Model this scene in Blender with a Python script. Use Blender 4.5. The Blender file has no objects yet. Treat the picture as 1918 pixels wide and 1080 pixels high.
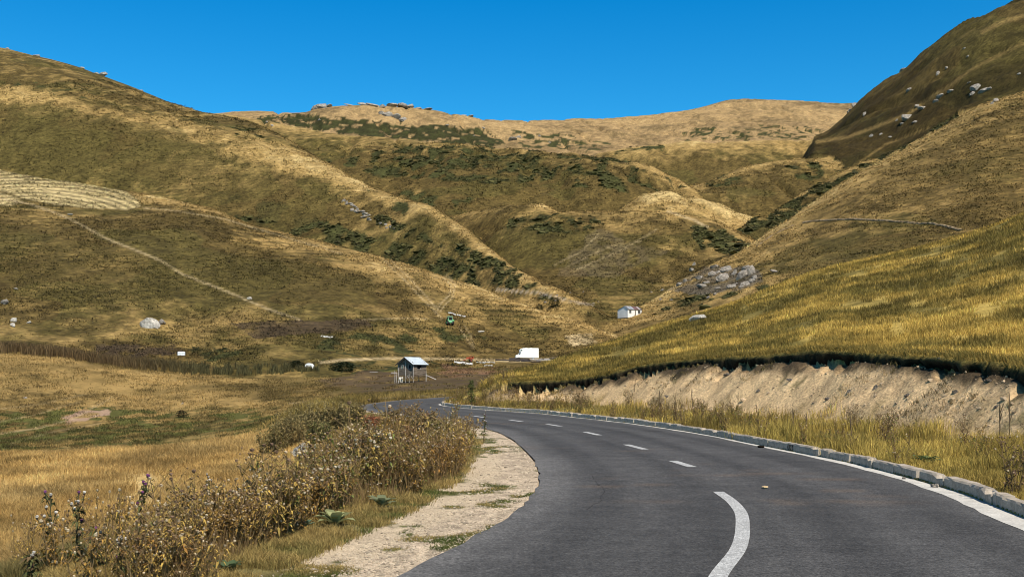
import bpy, bmesh, math, random
import numpy as np
from mathutils import Vector, Matrix

# ------------------------------------------------------------------ basics
F, HC, YH, CX = 1966.0, 1.6, 705.0, 959.0      # focal length in photo pixels, eye height, horizon row, centre column
scene = bpy.context.scene
COL = scene.collection
rad = math.radians
RS = np.random.RandomState(11)
SUN = np.array([0.24, -0.58, 0.78]); SUN = SUN / np.linalg.norm(SUN)

# ------------------------------------------------------------------ noise
def _hash(ix, iy, seed):
    h = (ix.astype(np.int64) * 374761393 + iy.astype(np.int64) * 668265263 + seed * 974634541) & 0xFFFFFFFF
    h = ((h ^ (h >> 13)) * 1274126177) & 0xFFFFFFFF
    h = h ^ (h >> 16)
    return (h & 0xFFFFFF) / float(0xFFFFFF)

def vnoise(x, y, seed=0):
    x = np.asarray(x, float); y = np.asarray(y, float)
    ix = np.floor(x); iy = np.floor(y); fx = x - ix; fy = y - iy
    ux = fx * fx * fx * (fx * (fx * 6 - 15) + 10); uy = fy * fy * fy * (fy * (fy * 6 - 15) + 10)
    a = _hash(ix, iy, seed); b = _hash(ix + 1, iy, seed); c = _hash(ix, iy + 1, seed); d = _hash(ix + 1, iy + 1, seed)
    return ((a + (b - a) * ux) * (1 - uy) + (c + (d - c) * ux) * uy) * 2 - 1

def fbm(x, y, oct=4, seed=0, gain=0.5):
    s = 0.0; a = 1.0; t = 0.0
    for i in range(oct):
        s = s + a * vnoise(x + 17.3 * i, y - 9.1 * i, seed + i * 7); t += a
        c, sn = 0.8, 0.6
        x, y = (c * x - sn * y) * 2.03, (sn * x + c * y) * 2.03
        a *= gain
    return s / t

def sstep(a, b, x):
    t = np.clip((x - a) / (b - a), 0, 1)
    return t * t * (3 - 2 * t)

# ------------------------------------------------------------------ curves
def crv(x, xs, ys):
    """monotone cubic through (xs, ys), linear outside"""
    xs = np.asarray(xs, float); ys = np.asarray(ys, float)
    h = np.diff(xs); d = np.diff(ys) / h
    m = np.empty(len(xs)); m[0] = d[0]; m[-1] = d[-1]
    for i in range(1, len(xs) - 1):
        if d[i - 1] * d[i] <= 0: m[i] = 0
        else:
            w1 = 2 * h[i] + h[i - 1]; w2 = h[i] + 2 * h[i - 1]
            m[i] = (w1 + w2) / (w1 / d[i - 1] + w2 / d[i])
    x = np.asarray(x, float)
    k = np.clip(np.searchsorted(xs, x) - 1, 0, len(xs) - 2)
    t = (x - xs[k]) / h[k]; tc = np.clip(t, 0, 1)
    t2 = tc * tc; t3 = t2 * tc
    v = (2*t3 - 3*t2 + 1) * ys[k] + (t3 - 2*t2 + tc) * h[k] * m[k] + (-2*t3 + 3*t2) * ys[k+1] + (t3 - t2) * h[k] * m[k+1]
    v = v + np.where(x < xs[0], (x - xs[0]) * m[0], 0) + np.where(x > xs[-1], (x - xs[-1]) * m[-1], 0)
    return v

def catmull(pts, n):
    pts = np.asarray(pts, float)
    d = np.concatenate([[0], np.cumsum(np.linalg.norm(np.diff(pts, axis=0), axis=1))])
    s = np.linspace(0, d[-1], n * 6)
    m = np.gradient(pts, d, axis=0)
    k = np.clip(np.searchsorted(d, s) - 1, 0, len(d) - 2)
    h = (d[k + 1] - d[k])[:, None]; t = ((s - d[k])[:, None]) / h
    t2 = t * t; t3 = t2 * t
    p = (2*t3 - 3*t2 + 1) * pts[k] + (t3 - 2*t2 + t) * h * m[k] + (-2*t3 + 3*t2) * pts[k+1] + (t3 - t2) * h * m[k+1]
    dd = np.concatenate([[0], np.cumsum(np.linalg.norm(np.diff(p, axis=0), axis=1))])
    q = np.linspace(0, dd[-1], n)
    return np.stack([np.interp(q, dd, p[:, i]) for i in range(p.shape[1])], axis=1)

def nearest(P, L):
    """signed distance (positive to the right of travel) and index along the polyline L for points P"""
    out = np.empty(len(P)); idx = np.empty(len(P))
    A = L[:-1]; B = L[1:]; AB = B - A; l2 = (AB ** 2).sum(1)
    for s in range(0, len(P), 20000):
        p = P[s:s + 20000]
        ap = p[:, None, :] - A[None]
        t = np.clip((ap * AB[None]).sum(2) / l2[None], 0, 1)
        dv = ap - t[..., None] * AB[None]
        d2 = (dv ** 2).sum(2)
        j = d2.argmin(1); r = np.arange(len(p))
        cr = AB[j, 0] * ap[r, j, 1] - AB[j, 1] * ap[r, j, 0]
        out[s:s + 20000] = np.sqrt(d2[r, j]) * np.where(cr < 0, 1, -1)
        idx[s:s + 20000] = j + t[r, j]
    return out, idx

# ------------------------------------------------------------------ the road, in metres
RIGHT = catmull([(4.3, 1), (5.0, 5), (5.5, 9), (5.81, 12), (6.14, 14.17), (6.26, 16.73), (6.2, 20.3), (6.0, 22.15), (5.77, 24.6), (5.4, 28.6),
                 (4.65, 33.1), (4.1, 35.75), (2.6, 40.9), (1.2, 45.6), (-0.9, 49.9), (-3.0, 55.0), (-4.1, 60.5), (-3.7, 66), (-2.0, 74), (1, 84), (5, 95)], 240)
LEFT = catmull([(-2.8, 1), (-1.9, 5), (-0.93, 8.39), (-0.545, 9.83), (-0.17, 11.44), (0.1, 12.84), (0.305, 14.63), (0.44, 17.0), (0.446, 19.07),
                (0.3, 22.47), (-0.056, 27.4), (-0.62, 31.5), (-1.37, 34.2), (-3.0, 39.0), (-5.3, 45), (-7.2, 51), (-8.3, 58), (-8.2, 66), (-6.9, 75), (-4.6, 84), (-1.0, 93), (2, 98)], 240)

NOSE = float(np.argmin(np.hypot(RIGHT[:, 0] + 4.0, RIGHT[:, 1] - 60.5)))

# ------------------------------------------------------------------ hills: ridge lines with their own distances
class Hill:
    def __init__(s, name, lines, sf, sb, rb=0.06):
        s.name, s.lines, s.sf, s.sb, s.rb = name, lines, sf, sb, rb
    def crest(s, px):
        return crv(px, *zip(*s.lines[-1][0]))
    def z(s, px, D):
        q = []
        for pl, dl in s.lines:
            py = crv(px, *zip(*pl)); d = crv(px, *zip(*dl))
            q.append((d, HC + (YH - py) / F * d, (YH - py) / F))
        n = len(q)
        sec = [(q[i+1][1] - q[i][1]) / np.maximum(q[i+1][0] - q[i][0], 1) for i in range(n - 1)]
        m = [sec[0] * 0.75] + [0.5 * (sec[i-1] + sec[i]) for i in range(1, n - 1)] + [q[-1][2]]
        d0, z0, _ = q[0]
        out = z0 - s.sf * (d0 - D)
        for i in range(n - 1):
            h = np.maximum(q[i+1][0] - q[i][0], 1); t = np.clip((D - q[i][0]) / h, 0, 1); t2 = t*t; t3 = t2*t
            v = (2*t3-3*t2+1)*q[i][1] + (t3-2*t2+t)*h*m[i] + (-2*t3+3*t2)*q[i+1][1] + (t3-t2)*h*m[i+1]
            out = np.where(D >= q[i][0], v, out)
        dl, zl, tl = q[-1]
        u = np.maximum(D - dl, 0)
        out = np.where(D > dl, zl + tl * u - s.sb * u * u / (u + s.rb * dl), out)
        return out

HILLS = [
 Hill('distant_ridge', [([(0,250),(400,262),(850,290),(1100,300),(1500,285),(1700,280)], [(0,1150),(1700,1200)]),
   ([(0,215),(380,212),(480,208),(570,208),(590,203),(650,198),(700,199),(760,203),(800,209),(890,220),(1000,225),(1100,220),(1200,217),(1250,210),(1290,203),(1340,192),(1390,187),(1450,189),(1600,194),(1750,200),(2200,215)],
    [(0,1500),(600,1500),(800,1520),(1000,1700),(1400,2150),(1700,2200)])], .6, .5),
 Hill('mountain', [([(1380,600),(1460,420),(1500,310),(1530,274),(1600,285),(1640,296),(1760,262),(1918,205),(2400,40)], [(1380,950),(1530,900),(1640,800),(1918,720),(2400,700)]),
   ([(1380,560),(1460,380),(1500,295),(1522,262),(1545,248),(1575,226),(1610,190),(1645,163),(1680,141),(1750,85),(1800,50),(1860,20),(1918,0),(2000,-40),(2400,-190)],
    [(1380,1200),(1530,1130),(1610,1080),(1918,950),(2400,900)])], .5, .9),
 Hill('left_hill', [([(-700,260),(0,400),(380,440),(680,520),(850,560),(1000,590),(1110,625),(1300,690)], [(-700,680),(0,590),(380,530),(680,460),(880,385),(980,345),(1110,316),(1300,295)]),
   ([(-700,80),(0,165),(200,205),(380,250),(480,272),(580,303),(680,342),(747,367),(797,383),(847,413),(880,437),(930,477),(980,513),(1050,547),(1110,580),(1200,625),(1300,680)],
    [(-700,820),(0,750),(380,700),(580,640),(680,600),(797,530),(880,470),(980,392),(1050,356),(1110,338),(1300,310)]),
   ([(-700,0),(-300,50),(0,90),(60,103),(130,120),(200,145),(270,172),(330,195),(380,209),(420,217),(463,228),(520,255),(580,300),(680,380),(800,460),(1000,640),(1300,800)],
    [(-700,1150),(0,1100),(380,1000),(580,850),(800,650),(1000,560),(1300,480)])], .3, .6),
 Hill('central_hill', [([(200,320),(463,310),(700,395),(850,425),(950,430),(1140,420),(1280,410),(1400,500)], [(200,800),(463,780),(700,680),(850,600),(1140,600),(1280,640),(1400,640)]),
   ([(200,200),(380,214),(463,223),(547,238),(647,247),(747,257),(847,263),(947,273),(1040,279),(1100,286),(1140,291),(1180,303),(1220,320),(1250,335),(1280,350),(1330,390),(1400,460)],
    [(200,1150),(463,1050),(747,950),(947,880),(1140,800),(1280,740),(1400,700)])], .35, .5, .04),
 Hill('high_pasture', [([(950,360),(1300,345),(1620,330)], [(950,900),(1620,900)]),
   ([(900,330),(1000,305),(1120,288),(1227,273),(1300,269),(1360,267),(1450,263),(1540,263),(1620,275),(1720,330)], [(900,1080),(1720,1080)])], .6, .4),
 Hill('pasture_knoll', [([(1180,420),(1297,370),(1400,374),(1500,374),(1600,362),(1700,380)], [(1180,720),(1700,720)]),
   ([(1150,400),(1250,360),(1297,350),(1330,336),(1380,318),(1450,306),(1530,300),(1600,305),(1680,330)], [(1150,850),(1680,850)])], .6, .5),
 Hill('bright_knoll', [([(1050,480),(1143,440),(1250,425),(1340,430),(1460,500)], [(1050,560),(1460,560)]),
   ([(1050,430),(1100,404),(1143,388),(1180,372),(1210,364),(1250,362),(1290,368),(1330,380),(1380,395),(1420,412),(1460,445)], [(1050,640),(1460,640)])], .3, .5),
 Hill('gully_hill', [([(700,560),(850,490),(950,515),(1050,530),(1150,533),(1250,522),(1350,490),(1400,470),(1500,540)], [(700,540),(850,520),(950,450),(1050,410),(1150,400),(1400,420),(1500,420)]),
   ([(700,500),(800,430),(850,403),(900,389),(960,381),(1020,384),(1080,390),(1140,391),(1200,388),(1260,394),(1300,403),(1350,418),(1400,440),(1430,460),(1500,520)],
    [(700,620),(850,600),(1000,555),(1140,540),(1400,500),(1500,480)])], .3, .6, .04),
 Hill('ravine_side', [([(1330,500),(1400,450),(1540,390),(1650,335),(1800,260),(2400,0)], [(1330,500),(1400,520),(1650,640),(1800,690),(2400,740)]),
   ([(1330,470),(1380,424),(1400,409),(1450,388),(1500,367),(1540,347),(1620,306),(1650,292),(1700,268),(1800,218),(2400,-20)], [(1330,560),(1400,590),(1650,740),(1800,790),(2400,820)])], .4, .6),
 Hill('right_hill', [([(1080,660),(1150,630),(1250,603),(1350,578),(1450,552),(1600,520),(1918,480),(2500,420)], [(1080,300),(1250,300),(1350,290),(1600,270),(1918,260),(2500,230)]),
   ([(1080,630),(1150,598),(1200,572),(1250,547),(1290,522),(1330,500),(1390,470),(1440,436),(1480,409),(1550,362),(1620,318),(1700,275),(1760,243),(1850,192),(1918,172),(2000,140),(2500,0)],
    [(1080,360),(1150,370),(1330,420),(1390,440),(1550,520),(1918,620),(2500,650)])], .25, .6),
 Hill('lower_left_hill', [([(-700,630),(-300,640),(0,648),(250,682),(400,688),(600,684),(800,676),(985,672),(1150,662),(1300,670)], [(-700,205),(0,205),(250,198),(400,203),(600,205),(800,228),(985,254),(1150,262),(1300,265)]),
   ([(-700,190),(-300,262),(0,318),(200,352),(300,370),(380,388),(480,424),(580,450),(680,474),(763,497),(844,523),(894,538),(960,562),(1027,587),(1094,606),(1150,628),(1250,670),(1300,700)],
    [(-700,640),(0,520),(380,460),(680,400),(844,365),(960,340),(1094,310),(1300,300)])], .16, .45),
]
NEAR = Hill('near_hill', [([(860,745),(900,728),(935,711),(1050,712),(1130,704),(1200,690),(1300,679),(1450,671),(1550,664),(1650,667),(1750,671),(1850,680),(1918,688),(2500,725)],
    [(860,68),(935,65),(1050,57),(1200,49),(1300,45),(1500,37),(1750,30.5),(1918,26.5),(2500,20)]),
   ([(860,745),(900,722),(935,704),(1000,688),(1100,655),(1150,640),(1200,622),(1300,591),(1370,571),(1420,551),(1480,527),(1550,504),(1650,482),(1750,458),(1850,428),(1918,402),(2000,372),(2500,240)],
    [(860,76),(935,80),(1100,105),(1300,130),(1550,132),(1918,112),(2500,95)])], .03, .35, .15)
NEAR_ID = len(HILLS)
ROAD_ID = NEAR_ID + 1
FLOOR_ID = NEAR_ID + 2

# valley floor: control heights (column, distance, height) joined by a thin-plate spline
_fp = [(-300,9,-1.3),(0,9,-.7),(300,9,-.25),(500,8,0),(700,8,0),(1000,8,0),(1500,8,0),(2300,8,0),
 (-300,14,-1.5),(0,14,-1.0),(250,14,-.85),(450,14,-.5),(600,14,-.15),(750,14,0),(1000,14,0),(1500,14,0),(2300,14,0),
 (-200,22,-1.2),(0,22,-1.05),(300,22,-.98),(500,22,-.75),(650,22,-.35),(780,22,-.05),(1000,22,0),(1500,22,0),
 (-200,30,-1.15),(0,30,-1.1),(250,32,-1.1),(500,34,-.95),(620,34,-.65),(700,33,-.3),(800,33,-.02),(1000,33,0),
 (0,36,-1.1),(200,39,-1.15),(400,44,-1.15),(500,47,-1.15),(600,46,-.9),(680,46,-.45),(800,48,0),(950,50,0),(1200,50,.1),
 (-200,46,-3.0),(0,47,-3.1),(200,51,-3.2),(400,58,-3.1),(520,62,-2.9),(620,65,-1.6),(690,60,-.3),(720,75,-.1),(800,75,0),(900,90,.1),(1200,90,.2),
 (-200,75,-4.2),(0,75,-4.2),(250,85,-4.2),(450,90,-3.7),(560,95,-2.6),(640,95,-1.6),(720,100,-.4),(800,105,.1),(1000,110,.4),(1500,60,1),(1500,110,2),
 (-300,120,-3),(0,120,-3.5),(250,125,-3.5),(450,125,-3.0),(560,125,-2.0),(660,130,-.8),(775,135,.2),(900,140,.35),(1100,140,1),
 (-300,150,1.5),(0,150,.1),(120,150,-.7),(250,155,-1.2),(400,155,-1.5),(550,160,-.7),(680,165,.2),(775,163,.75),(900,170,1.0),(1100,170,2),(1500,160,6),
 (-300,180,6.5),(0,180,4.9),(120,182,4.3),(250,186,2.6),(400,190,1.4),(550,195,1.4),(680,200,2.2),(850,210,2.6),(985,225,4.0),(1200,220,4),
 (0,230,5.5),(400,230,3),(700,245,4.4),(850,240,4.2),(985,250,5.4),(1100,270,8),(1300,260,12),(1500,240,14),(1918,200,14),
 (0,300,8),(500,300,8),(900,310,10),(1110,320,14.5),(1200,320,16),(1500,300,18),
 (0,400,15),(700,400,18),(1000,400,30),(1110,400,33),(1300,420,40),(1700,400,30),(900,500,48),(1150,500,52),(1400,520,60),
 (0,600,40),(1000,650,85),(1300,650,92),(1450,700,100),(1500,800,130),(1200,900,160),(700,900,120),(1000,1150,210),(500,1200,200),(1500,1100,210),(0,1200,150),(2000,700,80),(1000,1700,250),(0,1800,200),(2000,1800,250)]
_fp = np.array(_fp, float)
def _dom(px, D): return np.stack([np.asarray(px, float) / 260.0, np.log(np.asarray(D, float)) / 0.42], -1)
def _tps(r2): return np.where(r2 > 1e-12, 0.5 * r2 * np.log(np.maximum(r2, 1e-12)), 0)
_C = _dom(_fp[:, 0], _fp[:, 1])
_n = len(_C)
_K = _tps(((_C[:, None] - _C[None]) ** 2).sum(2)) + np.eye(_n) * 0.004
_P = np.concatenate([np.ones((_n, 1)), _C], 1)
_A = np.zeros((_n + 3, _n + 3)); _A[:_n, :_n] = _K; _A[:_n, _n:] = _P; _A[_n:, :_n] = _P.T
_zs = np.arcsinh(_fp[:, 2] / 3.0)
_W = np.linalg.solve(_A, np.concatenate([_zs, np.zeros(3)]))
def floor_z(px, D):
    q = _dom(px, D).reshape(-1, 2); out = np.empty(len(q))
    for s in range(0, len(q), 40000):
        p = q[s:s + 40000]
        out[s:s + 40000] = _tps(((p[:, None] - _C[None]) ** 2).sum(2)) @ _W[:_n] + _W[_n] + p @ _W[_n + 1:]
    z = (np.sinh(np.clip(out, -3, 4)) * 3.0).reshape(np.shape(px))
    far = crv(D, [200, 260, 320, 400, 500, 600, 800, 1000, 1200, 2800], [3, 6, 12, 24, 38, 52, 85, 120, 150, 170])
    return z + (far - z) * sstep(225, 300, np.asarray(D, float))

def smax(a, b, k):
    h = np.maximum(k - np.abs(a - b), 0) / k
    return np.maximum(a, b) + h * h * k * 0.25

def terrain(px, D, full=False):
    """height, id (and road offsets) of the ground at column px, distance D"""
    px = np.asarray(px, float).ravel(); D = np.asarray(D, float).ravel()
    X = (px - CX) / F * D
    z = floor_z(px, D); ident = np.full(len(px), FLOOR_ID)
    far = D > 120
    if far.any():
        p, d = px[far], D[far]; zz = z[far]; ii = ident[far]
        for k, h in enumerate(HILLS):
            hz = h.z(p, d)
            ii = np.where(hz > zz, k, ii)
            zz = smax(zz, hz, 0.006 * d + .3)
        z[far] = zz; ident[far] = ii
    # relief of the slopes
    x2 = X + .35 * D
    calm = np.where((ident == 2) | (ident == 10) | (ident == 9), .38, 1.0)
    n = calm * (5.5 * fbm(X / 170, D / 190, 3, 1) * sstep(330, 700, D) + 2.2 * fbm(X / 55, D / 70, 3, 5) * sstep(230, 420, D))
    rid = 1 - np.abs(fbm(X / 60 + D / 300, D / 150, 3, 45))
    n = n - 4.5 * sstep(.8, 1.0, rid) * sstep(350, 700, D) * (ident < 10) * calm
    n = n + (ident == 1) * (3.2 * (1 - 2 * np.abs(fbm(X / 45 + D / 60, D / 110, 4, 47))) + 1.5 * fbm(X / 12, D / 15, 3, 48))
    n = n + .55 * fbm(X / 16, D / 19, 3, 9) * sstep(110, 260, D) + .16 * fbm(X / 4.5, D / 5, 3, 13) * sstep(55, 120, D)
    sR = np.full(len(px), 99.0); sL = np.full(len(px), 99.0); iR = np.zeros(len(px))
    nr = D < 140
    w_off = np.ones(len(px))
    if nr.any():
        P = np.stack([X[nr], D[nr]], 1)
        a, ia = nearest(P, RIGHT); b, ib = nearest(P, LEFT)
        b = -b
        sR[nr] = a; sL[nr] = b; iR[nr] = ia
        p, d, zz, ii = px[nr], D[nr], z[nr], ident[nr]
        xx = X[nr]
        inside = (a < 0) & (b < 0) & (d < 97)
        # left side: flat verge that falls away to the field
        w = sstep(2.2, 6.5, b)
        zz = np.where((b > 0) & (d < 97), zz * w + (1 - w) * (-0.012), zz)
        # right side: verge, then the cutting, then the hill
        wob = .16 * fbm(xx / 3.1, d / 3.1, 3, 21)
        face = 4.5 + wob - 2.5 * sstep(NOSE - 26, NOSE - 3, ia); ia2 = ia * .45
        lump = .09 * fbm(xx / .9, d / .9, 3, 23) + .035 * fbm(xx / .25, d / .25, 3, 29) + .13 * fbm(ia2 / .55, a / 3.5, 3, 27)
        cut = .03 + .06 * np.clip(a, 0, face + .5) + .88 * np.maximum(a - face, 0) + lump * sstep(-.5, .9, a - face)
        cut = np.where(ia > NOSE, 1e3, cut)
        hill = NEAR.z(p, d) + .10 * fbm(xx / 3, d / 3, 3, 31) + .05 * fbm(xx / .8, d / .8, 2, 33)
        out = (a > 0)
        zz = np.where(out & (ia <= NOSE) & (hill > cut - 1.0), np.minimum(zz, cut - .06), zz)
        mm = np.where(cut < hill, np.minimum(cut, hill - .26 - .75 * np.clip(fbm(ia2 / .8, ia2 * 0 + 2, 3, 35) + .12, 0, 1)), hill)
        ii = np.where(out & (mm > zz - .02) & (cut < hill), ROAD_ID, np.where(out & (hill > zz), NEAR_ID, ii))
        zz = np.where(out, np.where(mm > zz, mm, zz), zz)
        zz = zz + .035 * fbm(xx / .9, d / .9, 3, 37) * sstep(1.6, 3.0, b) * (b > 0) * (a < 0)
        zz = zz + .012 * fbm(xx / .25, d / .25, 2, 39) * sstep(0.1, .5, b) * (b > 0) * (a < 0)
        zz = np.where(inside, -.06, zz)
        z[nr] = zz; ident[nr] = ii
    else:
        pass
    z = z + n * np.where(nr & (sR > 0) & (ident == NEAR_ID), .0, 1.0)
    if full: return z, ident, sR, sL, iR
    return z

def wpos(px, D):
    px = np.atleast_1d(np.asarray(px, float)); D = np.atleast_1d(np.asarray(D, float))
    return np.stack([(px - CX) / F * D, D, terrain(px, D)], 1)

def zat(x, y):
    return float(terrain([CX + F * x / y], [y])[0])

def hit(px, py, dmin=6.0, dmax=2600.0):
    """where the line of sight through a photo pixel first meets the ground"""
    D = np.exp(np.linspace(math.log(dmin), math.log(dmax), 1500))
    z = terrain(np.full(len(D), float(px)), D)
    los = HC + (YH - py) / F * D
    k = np.where(z >= los)[0]
    if len(k) == 0:
        j = int(np.argmin((los - z) / D)); d = D[j]
    else: d = D[k[0]]
    return Vector(((px - CX) / F * d, d, zat((px - CX) / F * d, d)))
# ------------------------------------------------------------------ what grows or lies where (surface colours, plus painted shade under the turf lip)
GOLD = np.array([.335, .222, .080]); STRAW = np.array([.47, .34, .145]); OLIVE = np.array([.088, .068, .020]); BROWN = np.array([.100, .070, .022])
DGREEN = np.array([.034, .034, .011]); SOIL = np.array([.062, .042, .026]); SAND = np.array([.68, .475, .26]); PALE = np.array([.47, .36, .20])
MOSS = np.array([.085, .095, .028]); GRAVEL = np.array([.54, .43, .31]); PINK = np.array([.31, .205, .105]); GREYROCK = np.array([.30, .28, .26])

def inpoly(x, y, poly):
    c = np.zeros(len(x), bool); n = len(poly)
    for i in range(n):
        x0, y0 = poly[i]; x1, y1 = poly[(i + 1) % n]
        if y0 == y1: continue
        cond = ((y0 > y) != (y1 > y)) & (x < (x1 - x0) * (y - y0) / (y1 - y0) + x0)
        c ^= cond
    return c

def linedist(x, y, pts):
    best = np.full(len(x), 1e9)
    for (x0, y0), (x1, y1) in zip(pts[:-1], pts[1:]):
        dx, dy = x1 - x0, y1 - y0
        t = np.clip(((x - x0) * dx + (y - y0) * dy) / (dx * dx + dy * dy), 0, 1)
        best = np.minimum(best, np.hypot(x - x0 - t * dx, y - y0 - t * dy))
    return best

MOWN = [(-700,270),(-300,285),(0,315),(60,322),(120,333),(190,347),(238,360),(258,374),(265,388),(240,393),(180,391),(110,386),(60,376),(40,372),(20,362),(-30,355),(-700,345)]
MOWN2 = [(-700,352),(-60,358),(0,360),(30,368),(44,379),(20,386),(-30,386),(-700,380)]
GREENS = [  # (hill names or None, polygon, strength)
 ('left_hill', [(395,362),(450,368),(520,380),(600,408),(700,445),(780,462),(860,488),(960,515),(1040,545),(1060,560),(1000,560),(900,550),(760,510),(650,480),(560,452),(470,425),(420,400)], .62),
 ('left_hill', [(690,395),(760,420),(820,450),(900,475),(960,505),(1000,525),(960,525),(880,490),(800,450),(720,430)], .6),
 ('left_hill', [(650,340),(700,352),(780,390),(800,410),(740,395),(690,365)], .35),
 ('left_hill', [(430,238),(470,243),(510,262),(500,268),(450,258)], .5),
 ('left_hill', [(-50,150),(80,158),(200,178),(250,192),(180,188),(60,172),(-50,166)], .35),
 ('central_hill', [(600,290),(760,275),(900,272),(1060,282),(1150,292),(1230,325),(1280,350),(1220,360),(1120,355),(1000,345),(860,340),(700,330)], .55),
 ('central_hill', [(690,340),(800,360),(900,372),(870,385),(780,385)], .4),
 ('gully_hill', [(960,412),(1020,400),(1100,402),(1130,420),(1080,438),(1010,440),(960,432)], .62),
 ('gully_hill', [(1290,425),(1340,428),(1390,450),(1410,470),(1380,480),(1320,465),(1280,440)], .8),
 ('gully_hill', [(830,400),(880,440),(940,490),(900,490),(840,440)], .5),
 ('ravine_side', [(1380,430),(1400,404),(1500,364),(1640,292),(1800,200),(1800,300),(1650,330),(1540,385),(1450,440),(1400,450)], .75),
 ('distant_ridge', [(470,222),(560,215),(640,222),(760,232),(900,242),(950,268),(930,278),(800,268),(600,246)], .9),
 ('distant_ridge', [(960,248),(1060,252),(1140,275),(1100,285),(980,275)], .6),
 ('distant_ridge', [(1280,245),(1400,238),(1540,240),(1540,262),(1400,262),(1280,262)], .55),
 ('high_pasture', [(1080,262),(1250,262),(1250,285),(1120,285)], .4),
 ('pasture_knoll', [(1320,330),(1400,318),(1400,350),(1340,352)], .4),
 ('pasture_knoll', [(1480,310),(1530,305),(1560,330),(1500,338)], .6),
 ('pasture_knoll', [(1550,300),(1600,290),(1600,325),(1560,328)], .7),
 ('bright_knoll', [(1250,375),(1320,380),(1380,400),(1300,390)], .35),
 ('right_hill', [(1310,545),(1400,530),(1460,545),(1380,570),(1300,580),(1220,590),(1210,575)], .5),
 (None, [(-200,770),(60,768),(200,765),(330,772),(480,765),(560,772),(520,800),(400,830),(200,850),(-200,858)], .60),
 (None, [(640,608),(760,615),(960,625),(960,655),(820,668),(620,668),(560,650)], .42),
 (None, [(350,655),(430,650),(470,665),(400,672)], .6),
 (None, [(590,675),(760,675),(950,680),(950,695),(820,690),(640,700)], .5),
]
BROWNS = [  # bare or trampled soil
 ('any', [(430,605),(560,598),(690,602),(700,615),(600,625),(480,635)], .8, SOIL),
 ('any', [(170,650),(230,645),(340,648),(348,662),(260,672),(190,668)], .85, SOIL),
 ('any', [(700,690),(760,700),(860,702),(1100,690),(1100,738),(800,738),(650,735),(600,715)], .8, SOIL * 1.15),
 ('any', [(480,700),(600,712),(720,735),(700,760),(500,755)], .55, BROWN),
 ('any', [(820,685),(930,690),(930,700),(830,705)], .7, np.array([.20, .11, .065])),
 ('any', [(200,690),(420,700),(560,715),(560,735),(350,720)], .3, BROWN),
 ('any', [(120,782),(150,770),(205,768),(200,778),(160,786),(125,794)], .9, np.array([.33,.22,.15])),
 ('any', [(1060,628),(1110,620),(1125,640),(1085,650)], .75, PALE),
 ('any', [(1100,600),(1150,612),(1150,622),(1110,615)], .4, PALE),
 ('right_hill', [(1230,540),(1290,505),(1340,495),(1410,500),(1425,530),(1390,545),(1300,548)], .8, np.array([.12, .10, .075])),
 ('right_hill', [(1440,470),(1560,445),(1700,440),(1930,440),(1930,570),(1600,540),(1450,530)], .6, OLIVE * .95),
 ('right_hill', [(1640,330),(1750,270),(1930,220),(1930,400),(1780,400),(1660,380)], .55, BROWN),
 ('left_hill', [(-60,190),(120,200),(330,240),(420,300),(330,350),(120,330),(-60,300)], .6, OLIVE),
 ('left_hill', [(200,300),(420,310),(560,350),(640,400),(560,430),(380,380)], .45, BROWN),
 ('lower_left_hill', [(-60,410),(200,460),(480,480),(700,520),(700,570),(480,560),(200,560),(-60,520)], .5, OLIVE * .95),
 ('gully_hill', [(1040,500),(1110,430),(1150,425),(1180,450),(1250,470),(1150,520),(1060,520)], .22, np.array([.20,.15,.105])),
]
PATHS = [  # (photo line, half width, colour, strength)
 ([(0,372),(60,383),(130,409),(200,447),(300,487),(340,513),(400,536),(450,556),(500,578),(560,598)], 2.0, PALE * .9, .7),
 ([(268,389),(330,395),(420,410),(520,440),(640,475)], 1.4, PALE, .5),
 ([(720,488),(758,524),(788,556),(812,580),(828,597)], 1.4, PALE, .62), ([(730,486),(768,522),(798,554),(820,580)], 1.4, PALE, .62),
 ([(830,520),(846,534),(842,552),(824,570),(818,582)], 1.4, PALE, .62), ([(836,516),(853,533),(848,556),(832,572),(824,584)], 1.4, PALE, .62),
 ([(860,612),(872,630),(884,650)], 1.6, PALE, .4), ([(870,610),(882,628),(888,652)], 1.6, PALE, .4),
 ([(600,679),(640,674),(720,671),(840,672),(960,676),(1050,672)], 2.4, PALE * 1.05, .9),
 ([(540,755),(620,752),(720,748),(830,742)], 1.2, PALE, .5),
 ([(930,542),(1010,548),(1060,562),(1110,572)], 2.0, np.array([.40,.33,.25]), .8),
 ([(680,598),(750,596),(800,597)], 1.3, PALE, .55),
 ([(1250,396),(1300,412),(1325,425)], 2.0, PALE, .8),
 ([(1040,495),(1090,470),(1120,440)], 1.6, PALE, .4), ([(1080,505),(1160,470),(1230,430)], 1.6, PALE, .4), ([(1060,500),(1140,462),(1200,452)], 1.2, PALE, .35),
 ([(1480,690),(1500,690)], .1, PALE, 0.0),
 ([(0,812),(80,800),(140,783),(210,744)], 1.1, PALE, .5), ([(0,790),(60,778),(150,752)], 1.0, PALE, .4), ([(0,765),(70,758),(160,738)], 1.0, PALE, .35), ([(20,830),(100,808),(190,792)], 1.0, PALE, .3),
 ([(1530,266),(1590,256),(1650,234),(1700,214),(1760,172)], 3.0, GOLD, .55), ([(1600,310),(1660,270),(1740,240)], 2.0, GOLD, .4), ([(1840,60),(1880,40),(1918,30)], 4, GOLD, .5), ([(1760,175),(1820,130),(1918,80)], 3, GOLD, .4),
 ([(930,660),(990,622),(1040,612),(1080,622),(1150,610)], .9, DGREEN, .5),
]

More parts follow.
